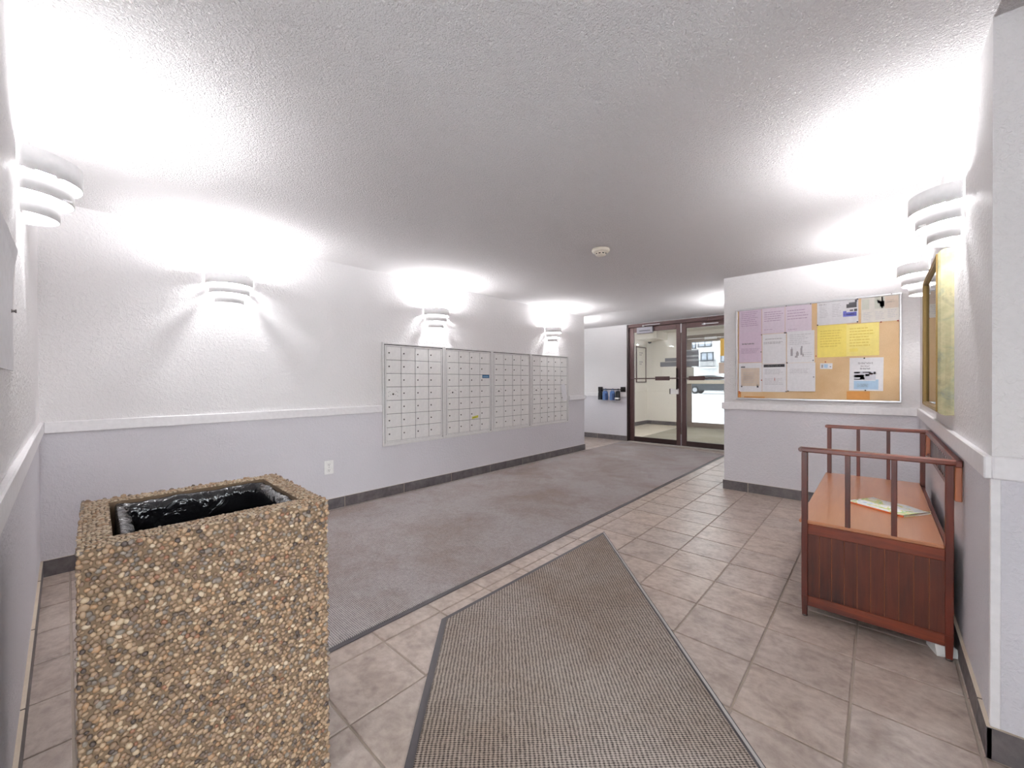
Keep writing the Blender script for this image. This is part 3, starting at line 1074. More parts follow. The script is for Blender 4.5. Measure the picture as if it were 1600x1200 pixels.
def glyph_row(x0, x1, z0, z1, n):
    """a row of letter-sized marks: illegible heading"""
    out = []
    w_ = (x1 - x0) / n
    for k in range(n):
        a = x0 + k * w_
        out.append((a, a + w_ * .28, z0, z1))
        if k % 2: out.append((a + w_ * .28, a + w_ * .72, z0 + (z1 - z0) * .4, z0 + (z1 - z0) * .62))
        else: out.append((a + w_ * .28, a + w_ * .72, z1 - (z1 - z0) * .25, z1))
        if k % 3 != 1: out.append((a + w_ * .52, a + w_ * .78, z0, z1 - (z1 - z0) * .3))
    return out


T = 'printed_text'
sheet('notice_sheet', -1.168, -0.948, 1.772, 2.046, M['lilac'], 'lilac notice in the top left corner of the cork board, dense with print', prints=[(T, M['ink_lilac'], lines(.1, .92, .3, .92, 8, .03))])
sheet('notice_sheet', -0.944, -0.733, 1.760, 2.042, M['lilac2'], 'lilac notice in the middle of the top row of three lilac sheets', prints=[(T, M['ink_lilac'], lines(.1, .92, .45, .86, 5, .028, .2) + lines(.1, .6, .12, .2, 1))])
sheet('notice_sheet', -0.730, -0.504, 1.752, 2.040, M['lilac2'], 'palest lilac notice at the right of the lilac sheets, beside bare cork', prints=[(T, M['ink_lilac'], lines(.08, .9, .46, .86, 4, .028, .2) + lines(.1, .5, .1, .16, 1))])
sheet('notice_sheet', -1.168, -0.946, 1.455, 1.788, M['lilac3'], 'deeper lilac notice with one dark heading, lower left of the lilac group', lift=.0012, prints=[(T, M['ink_lilac'], lines(.1, .92, .3, .48, 4, .02)), ('heading', M['ink_dark'], glyph_row(.14, .68, .60, .645, 10))])
sheet('notice_sheet', -0.940, -0.722, 1.436, 1.756, M['white_paper'], 'white notice with a blank lower half under two lines of print, below the lilac sheets', lift=.0012, prints=[(T, M['ink'], lines(.12, .85, .80, .86, 1, .02, .05) + lines(.06, .9, .66, .74, 2, .018, .4))])
sheet('notice_sheet', -0.716, -0.482, 1.438, 1.766, M['white_paper'], 'white notice with a grey sketch of a meeting, right of the blank white one', lift=.0012, prints=[(T, M['ink_faint'], lines(.1, .92, .56, .92, 6, .02, .4) + lines(.55, .95, .16, .34, 3, .016)), ('sketch', M['ink'], [(.14, .22, .22, .44), (.17, .20, .44, .5), (.30, .40, .16, .22), (.34, .44, .22, .32), (.36, .42, .32, .36), (.50, .57, .24, .46), (.52, .58, .46, .52), (.57, .62, .20, .28)])])
sheet('notice_sheet', -1.172, -0.944, 1.128, 1.450, M['white_paper'], 'white sheet with a tan square print held by three black tape strips', lift=.0004, prints=[('tan_square', M['tan_print'], [(.10, .90, .20, .82)]), ('tape_strip', M['ink_dark'], [(.10, .28, .84, .88), (.10, .16, .16, .24), (.78, .86, .15, .26)]), (T, M['ink_faint'], lines(.2, .8, .3, .7, 6, .016))])
sheet('notice_sheet', -0.941, -0.721, 1.130, 1.434, M['white_paper'], 'white notice headed by a dark grey bar, bottom middle of the left group', lift=.0004, prints=[('header_bar', M['ink_dark'], [(.06, .93, .88, .98)]), ('header_text', M['ink_faint'], glyph_row(.24, .78, .91, .95, 9)), (T, M['ink_faint'], lines(.1, .9, .62, .82, 4, .02) + lines(.1, .9, .25, .50, 5, .018)), ('red_mark', M['pin_red'], [(.51, .535, .40, .50)])])
sheet('notice_sheet', -0.716, -0.474, 1.140, 1.436, M['white_paper'], 'mostly blank white notice at the bottom right of the left group', lift=.0004, curl=.006, prints=[(T, M['ink_faint'], lines(.1, .92, .58, .80, 4, .02, .3) + lines(.1, .3, .2, .24, 1))])
sheet('brochure', -0.460, -0.142, 1.808, 2.040, M['white_paper'], 'white brochure with a dark photo over a violet-blue block, top middle of the cork', lift=.0006, prints=[(T, M['ink_faint'], lines(.06, .30, .3, .85, 8, .022) + lines(.38, .62, .3, .88, 8, .022)), ('heading', M['ink'], lines(.05, .24, .84, .92, 1, .03, .0)), ('photo', M['ink_dark'], [(.72, .96, .64, .80), (.78, .96, .80, .86), (.92, .97, .86, .96), (.80, .88, .50, .56), (.90, .97, .48, .58)]), ('blue_block', M['blueprint'], [(.64, .96, .28, .46), (.64, .72, .46, .52)]), ('caption', M['ink_faint'], glyph_row(.68, .92, .34, .40, 8))])
sheet('brochure', -0.122, 0.143, 1.800, 2.040, M['cream_paper'], 'ivory brochure with a dark photo of branches, top right of the cork', lift=.0006, prints=[('photo_panel', M['sageprint'], [(.02, .22, .52, .92), (.36, .62, .52, .98)]), ('branch', M['ink_dark'], [(.44, .62, .72, .80), (.50, .62, .58, .74), (.54, .58, .52, .96), (.42, .50, .80, .85)]), ('text_panel', M['tan_print'], [(.63, .98, .50, .96)]), (T, M['ink'], lines(.68, .92, .70, .84, 2, .022)), ('small_print', M['ink_faint'], lines(.06, .30, .08, .42, 5, .02) + lines(.38, .64, .08, .42, 5, .02) + lines(.70, .95, .12, .46, 5, .02))])
sheet('notice_sheet', -0.458, -0.229, 1.484, 1.804, M['yellow'], 'left one of the two yellow notices', prints=[(T, M['yellowink'], lines(.1, .88, .3, .86, 7, .034, .25))])
sheet('notice_sheet', -0.231, 0.006, 1.486, 1.796, M['yellow2'], 'right one of the two yellow notices, with a highlighted block near its foot', lift=.0008, prints=[(T, M['yellowink'], lines(.1, .9, .28, .9, 7, .03, .3)), ('highlight', M['yellow'], [(.1, .36, .14, .24)])])
sheet('business_card', -0.436, -0.338, 1.366, 1.424, M['white_paper'], 'small white business card alone on bare cork', 'card', tilt=0.03, prints=[(T, M['ink'], [(.1, .26, .2, .75), (.78, .9, .3, .5)]), ('blue_panel', M['skyprint'], [(.32, .62, .2, .82)])])
sheet('poster', -0.208, 0.036, 1.152, 1.468, M['white_paper'], 'white flyer with a photo of parked cars over a sky-blue block', 'flyer', lift=.0006, tilt=0.012, prints=[('heading', M['ink'], glyph_row(.26, .70, .80, .86, 9) + glyph_row(.34, .62, .72, .76, 5)), ('subheading', M['frost'], glyph_row(.32, .62, .64, .69, 7)), ('photo', M['greyphoto'], [(.14, .78, .32, .58)]), ('car_shadow', M['ink_dark'], [(.14, .36, .335, .355), (.32, .46, .34, .40), (.14, .32, .53, .57), (.40, .64, .54, .57), (.48, .60, .44, .50), (.58, .70, .49, .535), (.72, .78, .50, .57)]), ('car_body', M['white_paper'], [(.15, .44, .40, .48), (.35, .43, .355, .395)]), ('blue_block', M['skyprint'], [(.14, .86, .04, .30), (.78, .86, .30, .34)]), (T, M['frost_lt'], lines(.24, .7, .1, .22, 3, .015))])

# push pins
pinm = {}
for k, mm_ in (('black', M['pin_dark']), ('red', M['pin_red']), ('steel', M['pin_steel'])):
    b = MB().lathe([(0.0, -0.012), (0.0055, -0.012), (0.006, -0.0105), (0.0035, -0.008), (0.0032, -0.004), (0.0058, -0.0025), (0.0058, -0.0018), (0.0, -0.0018)], 10, (0, 0, 0), 0, 'y')
    pinm[k] = b.mesh('push_pin', mm_)
pins = [(-0.722, 2.040, 'steel', 'steel push pin on the top edge between the middle and right lilac notices'),
        (-0.512, 2.035, 'steel', 'steel push pin in the top right corner of the palest lilac notice'),
        (-0.735, 1.757, 'black', 'left one of a pair of black push pins under the lilac top row'),
        (-0.722, 1.758, 'black', 'right one of a pair of black push pins under the lilac top row'),
        (-0.948, 1.752, 'steel', 'steel push pin at the upper right corner of the deeper lilac notice'),
        (-0.950, 1.566, 'steel', 'steel push pin halfway down the right edge of the deeper lilac notice'),
        (-0.714, 1.438, 'black', 'black push pin at the foot of the sketched meeting notice'),
        (-0.948, 1.256, 'red', 'red push pin beside the tan square print'),
        (-1.166, 1.132, 'red', 'upper red push pin in the lower left corner of the board'),
        (-1.160, 1.112, 'red', 'lower red push pin in the lower left corner of the board'),
        (-0.722, 1.134, 'black', 'left one of the black push pins under the left paper group'),
        (-0.705, 1.142, 'black', 'right one of the black push pins under the left paper group'),
        (-0.492, 1.456, 'steel', 'steel push pin low on the right edge of the sketched meeting notice'),
        (-0.488, 1.288, 'steel', 'steel push pin on the right edge of the mostly blank white notice'),
        (-0.470, 1.500, 'red', 'red push pin on bare cork left of the left yellow notice'),
        (-0.455, 1.812, 'black', 'black push pin in the lower left corner of the violet-blue brochure'),
        (-0.148, 1.815, 'black', 'black push pin in the lower right corner of the violet-blue brochure'),
        (-0.148, 2.032, 'black', 'black push pin in the upper right corner of the violet-blue brochure'),
        (0.020, 1.796, 'red', 'red push pin under the middle of the ivory brochure'),
        (0.134, 1.796, 'red', 'red push pin under the right corner of the ivory brochure'),
        (0.088, 2.046, 'steel', 'steel push pin on the frame above the ivory brochure'),
        (-0.392, 1.438, 'red', 'red push pin above the small business card'),
        (-0.100, 1.462, 'black', 'black push pin at the head of the parked cars flyer'),
        (-0.090, 1.156, 'black', 'black push pin at the foot of the parked cars flyer')]
for x, z, k, lb in pins:
    o = link('push_pin', pinm[k], None, (x, CY - 0.0015, z), (random.uniform(-.2, .2), 0, random.uniform(-.2, .2)))
    tag(o, lb, 'push pin', 'push pins on the cork board')

# ------------------------------------------------------------------ framed picture on the right wall
PY0, PY1, PZ0, PZ1, PD = 2.945, 3.815, 1.075, 1.905, 0.060
t = thing('framed_picture', 'glazed picture in a deep marbled gilt frame on the right wall', 'picture', (XR, (PY0 + PY1) / 2, (PZ0 + PZ1) / 2))
w_, h_ = (PY1 - PY0) / 2, (PZ1 - PZ0) / 2


def frame_profile(mb, pts, w_, h_):
    """sweep (inset, depth) profile round the rectangle, mitred"""
    n = len(pts)
    vs = []
    for sy, sz in ((-1, -1), (1, -1), (1, 1), (-1, 1)):
        for ins, dep in pts:
            vs.append((-dep, sy * (w_ - ins), sz * (h_ - ins)))
    fs = []
    for k in range(4):
        a, b = k * n, ((k + 1) % 4) * n
        for i in range(n - 1):
            fs.append((a + i, b + i, b + i + 1, a + i + 1))
    mb.add(vs, fs)


b = MB(); frame_profile(b, [(0.0, 0.0), (0.0, 0.012), (-0.002, 0.030), (0.004, 0.046), (0.012, 0.054), (0.016, 0.056)], w_, h_)
b.build('frame_moulding', M['gilt'], t)
b = MB(); frame_profile(b, [(0.016, 0.056), (0.018, 0.062), (0.024, 0.062), (0.027, 0.057), (0.031, 0.060), (0.036, 0.058), (0.039, 0.046), (0.039, 0.040)], w_, h_)
b.build('inner_moulding', M['giltdark'], t)
MB().box(-0.042, -0.002, -w_ + .03, w_ - .03, -h_ + .03, h_ - .03).build('mat_board', M['cream_paper'], t)
b = MB()
b.box(-0.0425, -0.042, -w_ + .14, w_ - .14, -h_ + .15, h_ - .15)
b.build('print', M['cream_paper'], t)
MB().box(-0.0465, -0.0445, -w_ + .036, w_ - .036, -h_ + .036, h_ - .036).build('glass', M['picglass'], t)

# clear sleeve notice on the left wall
t = thing('notice_sleeve', 'white sheet in a clear plastic sleeve on the left wall beside the sconce', 'notice', (-1.83, YL, 1.29))
n = 8
vs, fs = [], []
for k in range(n + 1):
    z = 0.38 * k / n
    cl = 0.012 * max(0, (k - 5) / 3) ** 2
    for x, e in ((-0.19, 1.0), (0.42, 0.4)):
        vs += [(x, 0.003 + cl * e, z), (x, 0.0045 + cl * e, z)]
for k in range(n):
    o, p = k * 4, k * 4 + 4
    fs += [(o, p, p + 2, o + 2), (o + 1, o + 3, p + 3, p + 1), (o, o + 1, p + 1, p), (o + 2, p + 2, p + 3, o + 3)]
fs += [(0, 2, 3, 1), (n * 4, n * 4 + 1, n * 4 + 3, n * 4 + 2)]
b = MB(); b.add(vs, fs, 0, False); b.build('sheet', M['white_paper'], t)
tag(link('push_pin', pinm['steel'], None, (-1.945, YL + 0.004, 1.47), (0, 0, PI)), 'steel push pin on the white sheet on the left wall', 'push pin')

# ------------------------------------------------------------------ storage bench
bench = thing('storage_bench', 'dark cherry wooden storage bench with slatted arms under the gilt picture', 'bench', (-0.02, 3.37, 0))
ox, oy = -0.02, 3.37
X = lambda v: v - ox
Y = lambda v: v - oy
y0, y1 = 2.628, 4.12
lt = 0.027


def post(x, y, top):
    b = MB()
    b.cbox(X(x), X(x + lt), Y(y), Y(y + lt), 0.11, top, 0.002)
    c = [(X(x), Y(y)), (X(x + lt), Y(y)), (X(x + lt), Y(y + lt)), (X(x), Y(y + lt))]
    k = [(a[0] * .78 + (X(x) + lt / 2) * .22, a[1] * .78 + (Y(y) + lt / 2) * .22) for a in c]
    b.add([(p[0], p[1], 0.008) for p in k] + [(p[0], p[1], 0.111) for p in c], [(0, 1, 5, 4), (1, 2, 6, 5), (2, 3, 7, 6), (3, 0, 4, 7), (3, 2, 1, 0)])
    o = b.build('leg', M['wood'], bench)
    MB().lathe([(0, 0.0), (0.012, 0.0), (0.013, 0.004), (0.012, 0.009), (0, 0.009)], 10, (X(x) + lt / 2, Y(y) + lt / 2, 0)).build('glide', M['lock'], o)


for yy in (y0, y1 - lt):
    post(-0.303, yy, 0.872); post(0.222, yy, 0.872)
for e, yy in ((0, y0), (1, y1 - 0.024)):
    # arm rail with a rounded nose that overhangs to the front
    b = MB()
    ya, yb = Y(yy - 0.006), Y(yy + 0.034) if e == 0 else Y(yy + 0.03)
    b.cbox(X(-0.305), X(0.258), ya, yb, 0.872, 0.897, 0.005)
    b.tube((X(-0.305), ya + .002, 0.8845), (X(-0.305), yb - .002, 0.8845), 0.0122, n=14)
    b.build('arm_rail', M['woodx'], bench)
    for xs in (-0.124, 0.046):
        MB().cbox(X(xs), X(xs + 0.021), Y(yy + .004), Y(yy + .022), 0.508, 0.873, 0.002).build('spindle', M['wood'], bench)
    MB().cbox(X(-0.277), X(0.223), Y(yy + .003), Y(yy + .021), 0.440, 0.494, 0.002).build('end_rail', M['woodx'], bench)
    MB().cbox(X(-0.277), X(0.223), Y(yy + .003), Y(yy + .021), 0.060, 0.114, 0.002).build('end_rail', M['woodx'], bench)
    pw = 0.50 / 10
    for k in range(10):
        MB().pbox(X(-0.277 + k * pw) + .0002, X(-0.277 + (k + 1) * pw) - .0002, Y(yy + .010), Y(yy + .018), 0.113, 0.441, 0.0013).build('plank', [M['plank'], M['worn']], bench)
# front and back panels of the chest
for xx, nm in ((-0.298, 'front_rail'), (0.226, 'back_rail')):
    for z0, z1 in ((0.440, 0.494), (0.060, 0.114)):
        MB().cbox(X(xx), X(xx + .018), Y(y0 + lt), Y(y1 - lt), z0, z1, 0.002).build(nm, M['woody'], bench)
    npk = 24
    pw = (y1 - y0 - 2 * lt) / npk
    for k in range(npk):
        MB().pbox(X(xx + .005), X(xx + .013), Y(y0 + lt + k * pw) + .0002, Y(y0 + lt + (k + 1) * pw) - .0002, 0.113, 0.441, 0.0013).build('plank', [M['plank'], M['worn']], bench)
MB().box(X(-0.28), X(0.225), Y(y0 + .02), Y(y1 - .02), 0.075, 0.085).build('chest_floor', M['plank'], bench)
# seat lid with an overhanging lip
b = MB(); b.cbox(X(-0.314), X(0.222), Y(y0 + .002), Y(y1 - .002), 0.494, 0.512, 0.004)
b.build('seat', M['seat'], bench)
# backrest: rails, end stiles, thin spindles
MB().cbox(X(0.250), X(0.274), Y(y0 - .004), Y(y1), 0.866, 0.897, 0.003).build('back_rail', M['woody'], bench)
MB().cbox(X(0.256), X(0.268), Y(y0 + .03), Y(y1 - .03), 0.715, 0.734, 0.003).build('back_rail', M['woody'], bench)
for yy in (y0, y1 - 0.03):
    MB().cbox(X(0.2505), X(0.2735), Y(yy), Y(yy + .03), 0.715, 0.866, 0.003).build('back_stile', M['wood_lit'], bench)
for k in range(13):
    yy = 2.99 + k * 0.075
    MB().tube((X(0.262), Y(yy), 0.732), (X(0.262), Y(yy), 0.868), 0.0014, n=6).build('back_rod', M['iron'], bench)

# magazine on the seat
t = thing('magazine', 'folded magazine with a pastel cover and orange spine on the bench seat', 'magazine', (0.04, 3.19, 0.512), math.radians(-34))
w_, h_ = 0.145, 0.105
n = 12
vs = []
for i in range(n + 1):
    u = -w_ + 2 * w_ * i / n
    for j in range(2):
        v = (-h_, h_)[j]
        z = 0.008 + (0.006 if j else 0.001) * (0.5 + 0.5 * math.sin(u * 34 + j)) + (0.004 if i == n else 0)
        vs += [(u, v, z), (u, v, z + 0.0012)]
fs = []
for i in range(n):
    o, p = i * 4, i * 4 + 4
    fs += [(o, o + 2, p + 2, p), (o + 1, p + 1, p + 3, o + 3), (o, p, p + 1, o + 1), (o + 2, o + 3, p + 3, p + 2)]
fs += [(0, 1, 3, 2), (n * 4, n * 4 + 2, n * 4 + 3, n * 4 + 1)]
b = MB(); b.add(vs, fs, 0, True); b.build('cover', M['magazine'], t)
MB().cbox(-w_ + .002, w_ - .002, -h_ + .003, h_ - .004, 0.0012, 0.0078, 0.001).build('pages', M['paper_edge'], t)
MB().cbox(-w_, w_, -h_ - .002, -h_ + .003, 0.0, 0.0088, 0.001).build('spine', M['orange'], t)
MB().box(-w_, w_, -h_, h_, 0.0, 0.0012).build('back_cover', M['magazine'], t)

# small white carton under the bench
t = thing('carton', 'crushed white carton on the floor behind the near back leg of the bench', 'carton', (0.214, 2.705, 0), 0.35)
b = MB()
b.add([(-.035, -.05, 0), (.04, -.045, 0), (.038, .05, 0), (-.03, .045, 0), (-.04, -.045, .05), (.035, -.05, .042), (.03, .045, .05), (-.03, .05, .036)],
      [(0, 3, 2, 1), (0, 1, 5, 4), (1, 2, 6, 5), (2, 3, 7, 6), (3, 0, 4, 7)])
b.build('box', M['plate'], t)
b = MB(); b.add([(-.04, -.045, .05), (.035, -.05, .042), (.02, .0, .046), (-.035, .005, .03), (-.04, -.045, .051), (.035, -.05, .043), (.02, .0, .047), (-.035, .005, .031)],
                [(0, 3, 2, 1), (4, 5, 6, 7), (0, 1, 5, 4), (1, 2, 6, 5), (2, 3, 7, 6), (3, 0, 4, 7)])
b.build('flap', M['white_paper'], t)

# ------------------------------------------------------------------ hook rack with pouches
RY = YD - 0.001
t = thing('hook_rack', 'black iron hook rail with two square brackets, left of the entrance doors', 'hook rack', (-4.254, RY, 1.08))
for x in (-0.265, 0.270):
    b = MB().cbox(x - .054, x + .054, -0.026, 0.0, -0.052, 0.052, 0.006)
    b.cbox(x - .022, x + .022, -0.045, -0.026, -0.022, 0.022, 0.006)
    b.build('bracket', M['iron'], t)
MB().tube((-0.265, -0.045, 0.0), (0.270, -0.045, 0.0), 0.009, n=10).build('rail', M['iron'], t)
hooks = [-0.235, -0.118, 0.052, 0.178]
for x in hooks:
    b = MB()
    pts = [(x, -0.045, 0.018), (x, -0.060, 0.010), (x, -0.064, -0.02), (x, -0.056, -0.04), (x, -0.070, -0.05), (x, -0.082, -0.035)]
    for p, q in zip(pts, pts[1:]): b.tube(p, q, 0.005, n=8)
    b.build('hook', M['iron'], t)


def pouch(x, w_, h_, body, side, label, white=False):
    t = thing('hanging_pouch', label, 'pouch', (-4.254 + x, RY - 0.070, 1.045), random.uniform(-.1, .1), 'pouches on the hook rack')
    b = MB()
    prof = [(0.30, 0.0), (0.42, -0.10), (0.5, -0.22), (0.5, -0.90), (0.46, -1.0)]
    n = 10
    vs, fs = [], []
    for f_, z in prof:
        for i in range(n):
            a = 2 * PI * i / n
            ca, sa = math.cos(a), math.sin(a)
            vs.append((w_ * f_ * math.copysign(abs(ca) ** .6, ca), 0.032 * math.copysign(abs(sa) ** .6, sa) * (0.7 + 0.6 * (-z)), z * h_))
    for k in range(len(prof) - 1):
        for i in range(n): fs.append((k * n + i, k * n + (i + 1) % n, (k + 1) * n + (i + 1) % n, (k + 1) * n + i))
    fs.append(tuple(range(n))); fs.append(tuple((len(prof) - 1) * n + i for i in range(n))[::-1])
    b.add(vs, fs, 0, False)
    b.build('body', body, t)
    MB().cbox(w_ * .12, w_ * .49, -0.046, -0.030, -h_ * .97, -h_ * .25, 0.004).build('side_panel', side, t)
    c = MB()
    pts = [(-w_ * .22, 0, -.004), (-w_ * .2, 0.004, 0.028), (0, 0.010, 0.036), (w_ * .2, 0.004, 0.028), (w_ * .22, 0, -.004)]
    for p, q in zip(pts, pts[1:]): c.tube(p, q, 0.005, n=8)
    c.build('loop', body, t)
    if white:
        o = MB().cbox(-w_ * .5, w_ * .48, -0.052, 0.02, -h_ * .86, -h_ * .70, 0.004).build('band', M['plate'], t)
        o['label'] = 'white band'
    return t


pouch(hooks[0] - .004, 0.088, 0.190, M['black'], M['black'], 'black pouch at the left end of the hook rack')
pouch(hooks[1], 0.120, 0.195, M['blue'], M['navy'], 'blue pouch with a looped top, second from left on the hook rack')
pouch(hooks[2], 0.112, 0.195, M['blue'], M['navy'], 'blue pouch hanging next to the black and white one')
pouch(hooks[3], 0.100, 0.195, M['black'], M['black'], 'black pouch with a white band, right end of the hook rack', True)

# ------------------------------------------------------------------ entrance doors
FYD = YD - 0.02
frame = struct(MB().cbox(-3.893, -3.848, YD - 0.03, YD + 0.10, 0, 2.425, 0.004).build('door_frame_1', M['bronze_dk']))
MB().cbox(-3.848, -3.835, YD - 0.005, YD + 0.08, 0, 2.36, 0.003).build('stop', M['bronze'], frame)
MB().cbox(-3.848, -1.66, YD - 0.03, YD + 0.10, 2.355, 2.425, 0.004).build('head', M['bronze'], frame)
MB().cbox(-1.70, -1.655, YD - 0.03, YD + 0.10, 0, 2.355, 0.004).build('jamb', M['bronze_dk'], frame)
MB().cbox(-3.86, -1.69, YD - 0.09, YD + 0.06, 0.0005, 0.012, 0.004).build('threshold', M['sill'], frame)


def leaf(name, x0, x1, flip):
    ya, yb = YD - 0.005, YD + 0.040
    z0, z1 = 0.016, 2.352
    st = 0.085
    d = struct(MB().cbox(x0, x0 + st, ya, yb, z0, z1, 0.005).build(name, M['bronze']))
    MB().cbox(x1 - st, x1, ya, yb, z0, z1, 0.005).build('stile', M['bronze'], d)
    MB().cbox(x0 + st, x1 - st, ya, yb, 2.255, z1, 0.005).build('top_rail', M['bronze'], d)
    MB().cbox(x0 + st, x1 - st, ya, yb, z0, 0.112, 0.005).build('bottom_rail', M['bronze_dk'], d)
    MB().box(x0 + st - .005, x1 - st + .005, YD + 0.012, YD + 0.020, 0.107, 2.262).build('glass', M['glass'], d)
    b = MB()
    b.tube((x0 + .04, ya - 0.055, 1.305), (x1 - .04, ya - 0.055, 1.305), 0.012, n=12)
    for x in (x0 + .04, x1 - .04): b.tube((x, ya, 1.305), (x, ya - .055, 1.305), 0.012, n=10)
    b.build('push_bar', M['bronze'], d)
    return d


d1 = leaf('door_1', -3.832, -2.796, False)
d2 = leaf('door_2', -2.782, -1.716, True)
for d, xa in ((d1, -3.27), (d2, -2.63)):
    MB().cbox(xa, xa + 0.285, YD - 0.078, YD - 0.050, 1.265, 1.343, 0.006).build('push_plate', M['bronze'], d)
# closers
b = MB().cbox(-3.655, -3.325, YD - 0.07, YD - 0.006, 2.215, 2.345, 0.008)
o = b.build('closer', M['closergrey'], d1)
MB().cbox(-3.60, -3.37, YD - 0.073, YD - 0.069, 2.262, 2.276, 0.001).build('closer_seam', M['dark'], o)
b = MB()
b.tube((-3.52, YD - 0.05, 2.352), (-3.52, YD - 0.05, 2.385), 0.022, n=12)
b.cbox(-3.53, -3.18, YD - 0.060, YD - 0.046, 2.372, 2.386, 0.003)
b.build('closer_arm', M['alu'], d1)
MB().cbox(-2.30, -1.90, YD - 0.085, YD - 0.031, 2.335, 2.410, 0.008).build('closer', M['bronze'], d2)
b = MB()
b.cbox(-2.40, -2.12, YD - 0.060, YD - 0.045, 2.286, 2.304, 0.003); b.tube((-2.36, YD - 0.05, 2.28), (-2.36, YD - 0.05, 2.31), 0.022, n=10)
b.build('closer_arm', M['alu'], d2)
# flush bolts and astragal between the leaves
b = MB().cbox(-2.797, -2.780, YD - 0.016, YD - 0.002, 2.175, 2.352, 0.003).cbox(-2.797, -2.780, YD - 0.016, YD - 0.002, 0.016, 0.235, 0.003)
b.build('flush_bolt', M['alu'], d2)
MB().cbox(-2.872, -2.850, YD - 0.05, YD - 0.006, 1.09, 1.50, 0.004).build('pull_handle', M['bronze_dk'], d1)
o = MB().cbox(-2.985, -2.832, YD - 0.03, YD - 0.006, 1.000, 1.105, 0.004).build('lock_case', M['plate'], d1)
MB().cbox(-3.005, -2.985, YD - 0.028, YD - 0.008, 1.000, 1.105, 0.003).build('latch', M['dark'], o)
# decals and papers on the glass
GY = YD + 0.011
b = MB()
b.box(-3.20, -2.885, GY - 0.001, GY, 1.535, 1.625); b.box(-3.105, -2.885, GY - 0.001, GY, 1.632, 1.70)
b.build('decal', M['frost'], d1)
b = MB()
for z0, z1 in ((1.525, 1.625), (1.665, 1.705), (1.735, 1.815)): b.box(-2.694, -2.475, GY - 0.001, GY, z0, z1)
b.build('decal', M['frost'], d2)
b = MB()
for z0, z1 in ((1.627, 1.663), (1.707, 1.733), (1.817, 1.84)): b.box(-2.694, -2.475, GY - 0.001, GY, z0, z1)
b.build('decal', M['frost_lt'], d2)
for nm, x0, x1, z0, z1, mt, lb in (('notice_sheet', -2.694, -2.565, 1.300, 1.510, M['sageprint'], 'pale grey-green sheet on the right entrance door below the grey decals'),
                                   ('notice_sheet', -2.105, -1.885, 1.700, 2.010, M['gold_band'], 'amber sheet taped to the right entrance door, by the cork board wall'),
                                   ('notice_sheet', -2.130, -1.900, 1.385, 1.580, M['tan_print'], 'tan sheet on the right entrance door below the amber sheet')):
    tag(MB().box(x0, x1, GY - 0.0016, GY - 0.0004, z0, z1).build(nm, mt), lb, 'paper')

# ------------------------------------------------------------------ vestibule behind the doors
VX0, VX1, VY1, VH = -5.06, -1.1, 11.52, 2.62
b = MB().box(VX0 - .15, VX0, YD + 0.12, VY1 + .12, -.05, VH + .02)
struct(b.build('wall_vestibule_left', M['cream']))
struct(MB().box(VX1, VX1 + .15, YD + 0.12, VY1 + .12, -.05, VH + .02).build('wall_vestibule_right', M['cream']))
b = MB().box(VX0, -3.985, VY1, VY1 + .12, -.05, VH + .02).box(-3.985, VX1, VY1, VY1 + .12, 2.50, VH + .02)
struct(b.build('wall_vestibule_back', M['cream']))
struct(MB().box(VX0 - .15, VX1 + .15, YD + 0.12, VY1 + .12, VH, VH + .1).build('ceiling_vestibule', M['cream']))
vf = struct(MB().box(VX0, VX1, YD + 0.14, VY1 + .12, -.08, -0.0035).build('floor_vestibule', M['grout']))
vt = tile_mesh('tile', TS, TS, -0.012, 0.0, 0.002, 0.002, M['vtile'])
for i in range(4):
    for j in range(11):
        x, y = VX0 + i * TS, YD + 0.15 + j * TS
        if y < VY1 - .05: link('tile', vt, vf, (x, y, 0))
b = MB().box(VX0 + 4 * TS, VX1, YD + .15, VY1, -.01, -0.0005)
b.build('screed', M['vtile'], vf)
struct(MB().cbox(VX0, VX0 + .018, YD + .12, VY1, 0.95, 1.0, 0.003).build('trim_11', M['cream']))
struct(MB().cbox(VX0, -3.99, VY1 - .018, VY1, 0.95, 1.0, 0.003).build('trim_12', M['cream']))
baseboard('baseboard_vestibule_left', 'y', VX0, 0.011, YD + .12, VY1, 8.2)
baseboard('baseboard_vestibule_back', 'x', VY1, -0.011, VX0, -3.985, -4.9)
t = thing('entry_mat', 'worn grey entry mat on the vestibule floor behind the glass doors', 'mat', (-2.9, 9.7, 0))
MB().prism([(-1.02, -1.6), (1.5, -1.6), (1.5, 1.7), (-1.10, 1.7)], 0.0006, 0.004).build('edging', M['greybronze'], t)
MB().prism([(-1.0, -1.58), (1.48, -1.58), (1.48, 1.68), (-1.08, 1.68)], 0.003, 0.008).build('pile', M['vmat'], t)
# bulkhead, dome camera, directory panel, ceiling lamp
struct(MB().box(VX0, -4.45, 10.75, VY1, 2.42, VH).build('trim_13', M['cream']))
t = thing('dome_camera', 'small dome camera under the bulkhead in the vestibule corner', 'camera', (-4.92, 11.40, 2.42))
MB().lathe([(0, 0), (0.07, 0), (0.072, -.02), (0.06, -.028)], 20).build('housing', M['detector'], t)
MB().lathe([(0.052, -.026), (0.048, -.05), (0.03, -.07), (0, -.078)], 18).build('dome', M['carglass'], t)
t = thing('directory_panel', 'pale directory panel with a dark frame on the vestibule left wall', 'directory', (VX0, 11.10, 1.725))
MB().box(0, 0.014, -0.30, 0.30, -.49, .49).build('board', M['cream_paper'], t)
for a, b_, c, d in ((-.32, -.29, -.51, .51), (.29, .32, -.51, .51), (-.29, .29, .485, .51), (-.29, .29, -.51, -.485)):
    MB().cbox(0, 0.03, a, b_, c, d, 0.003).build('frame_rail', M['bronze'], t)
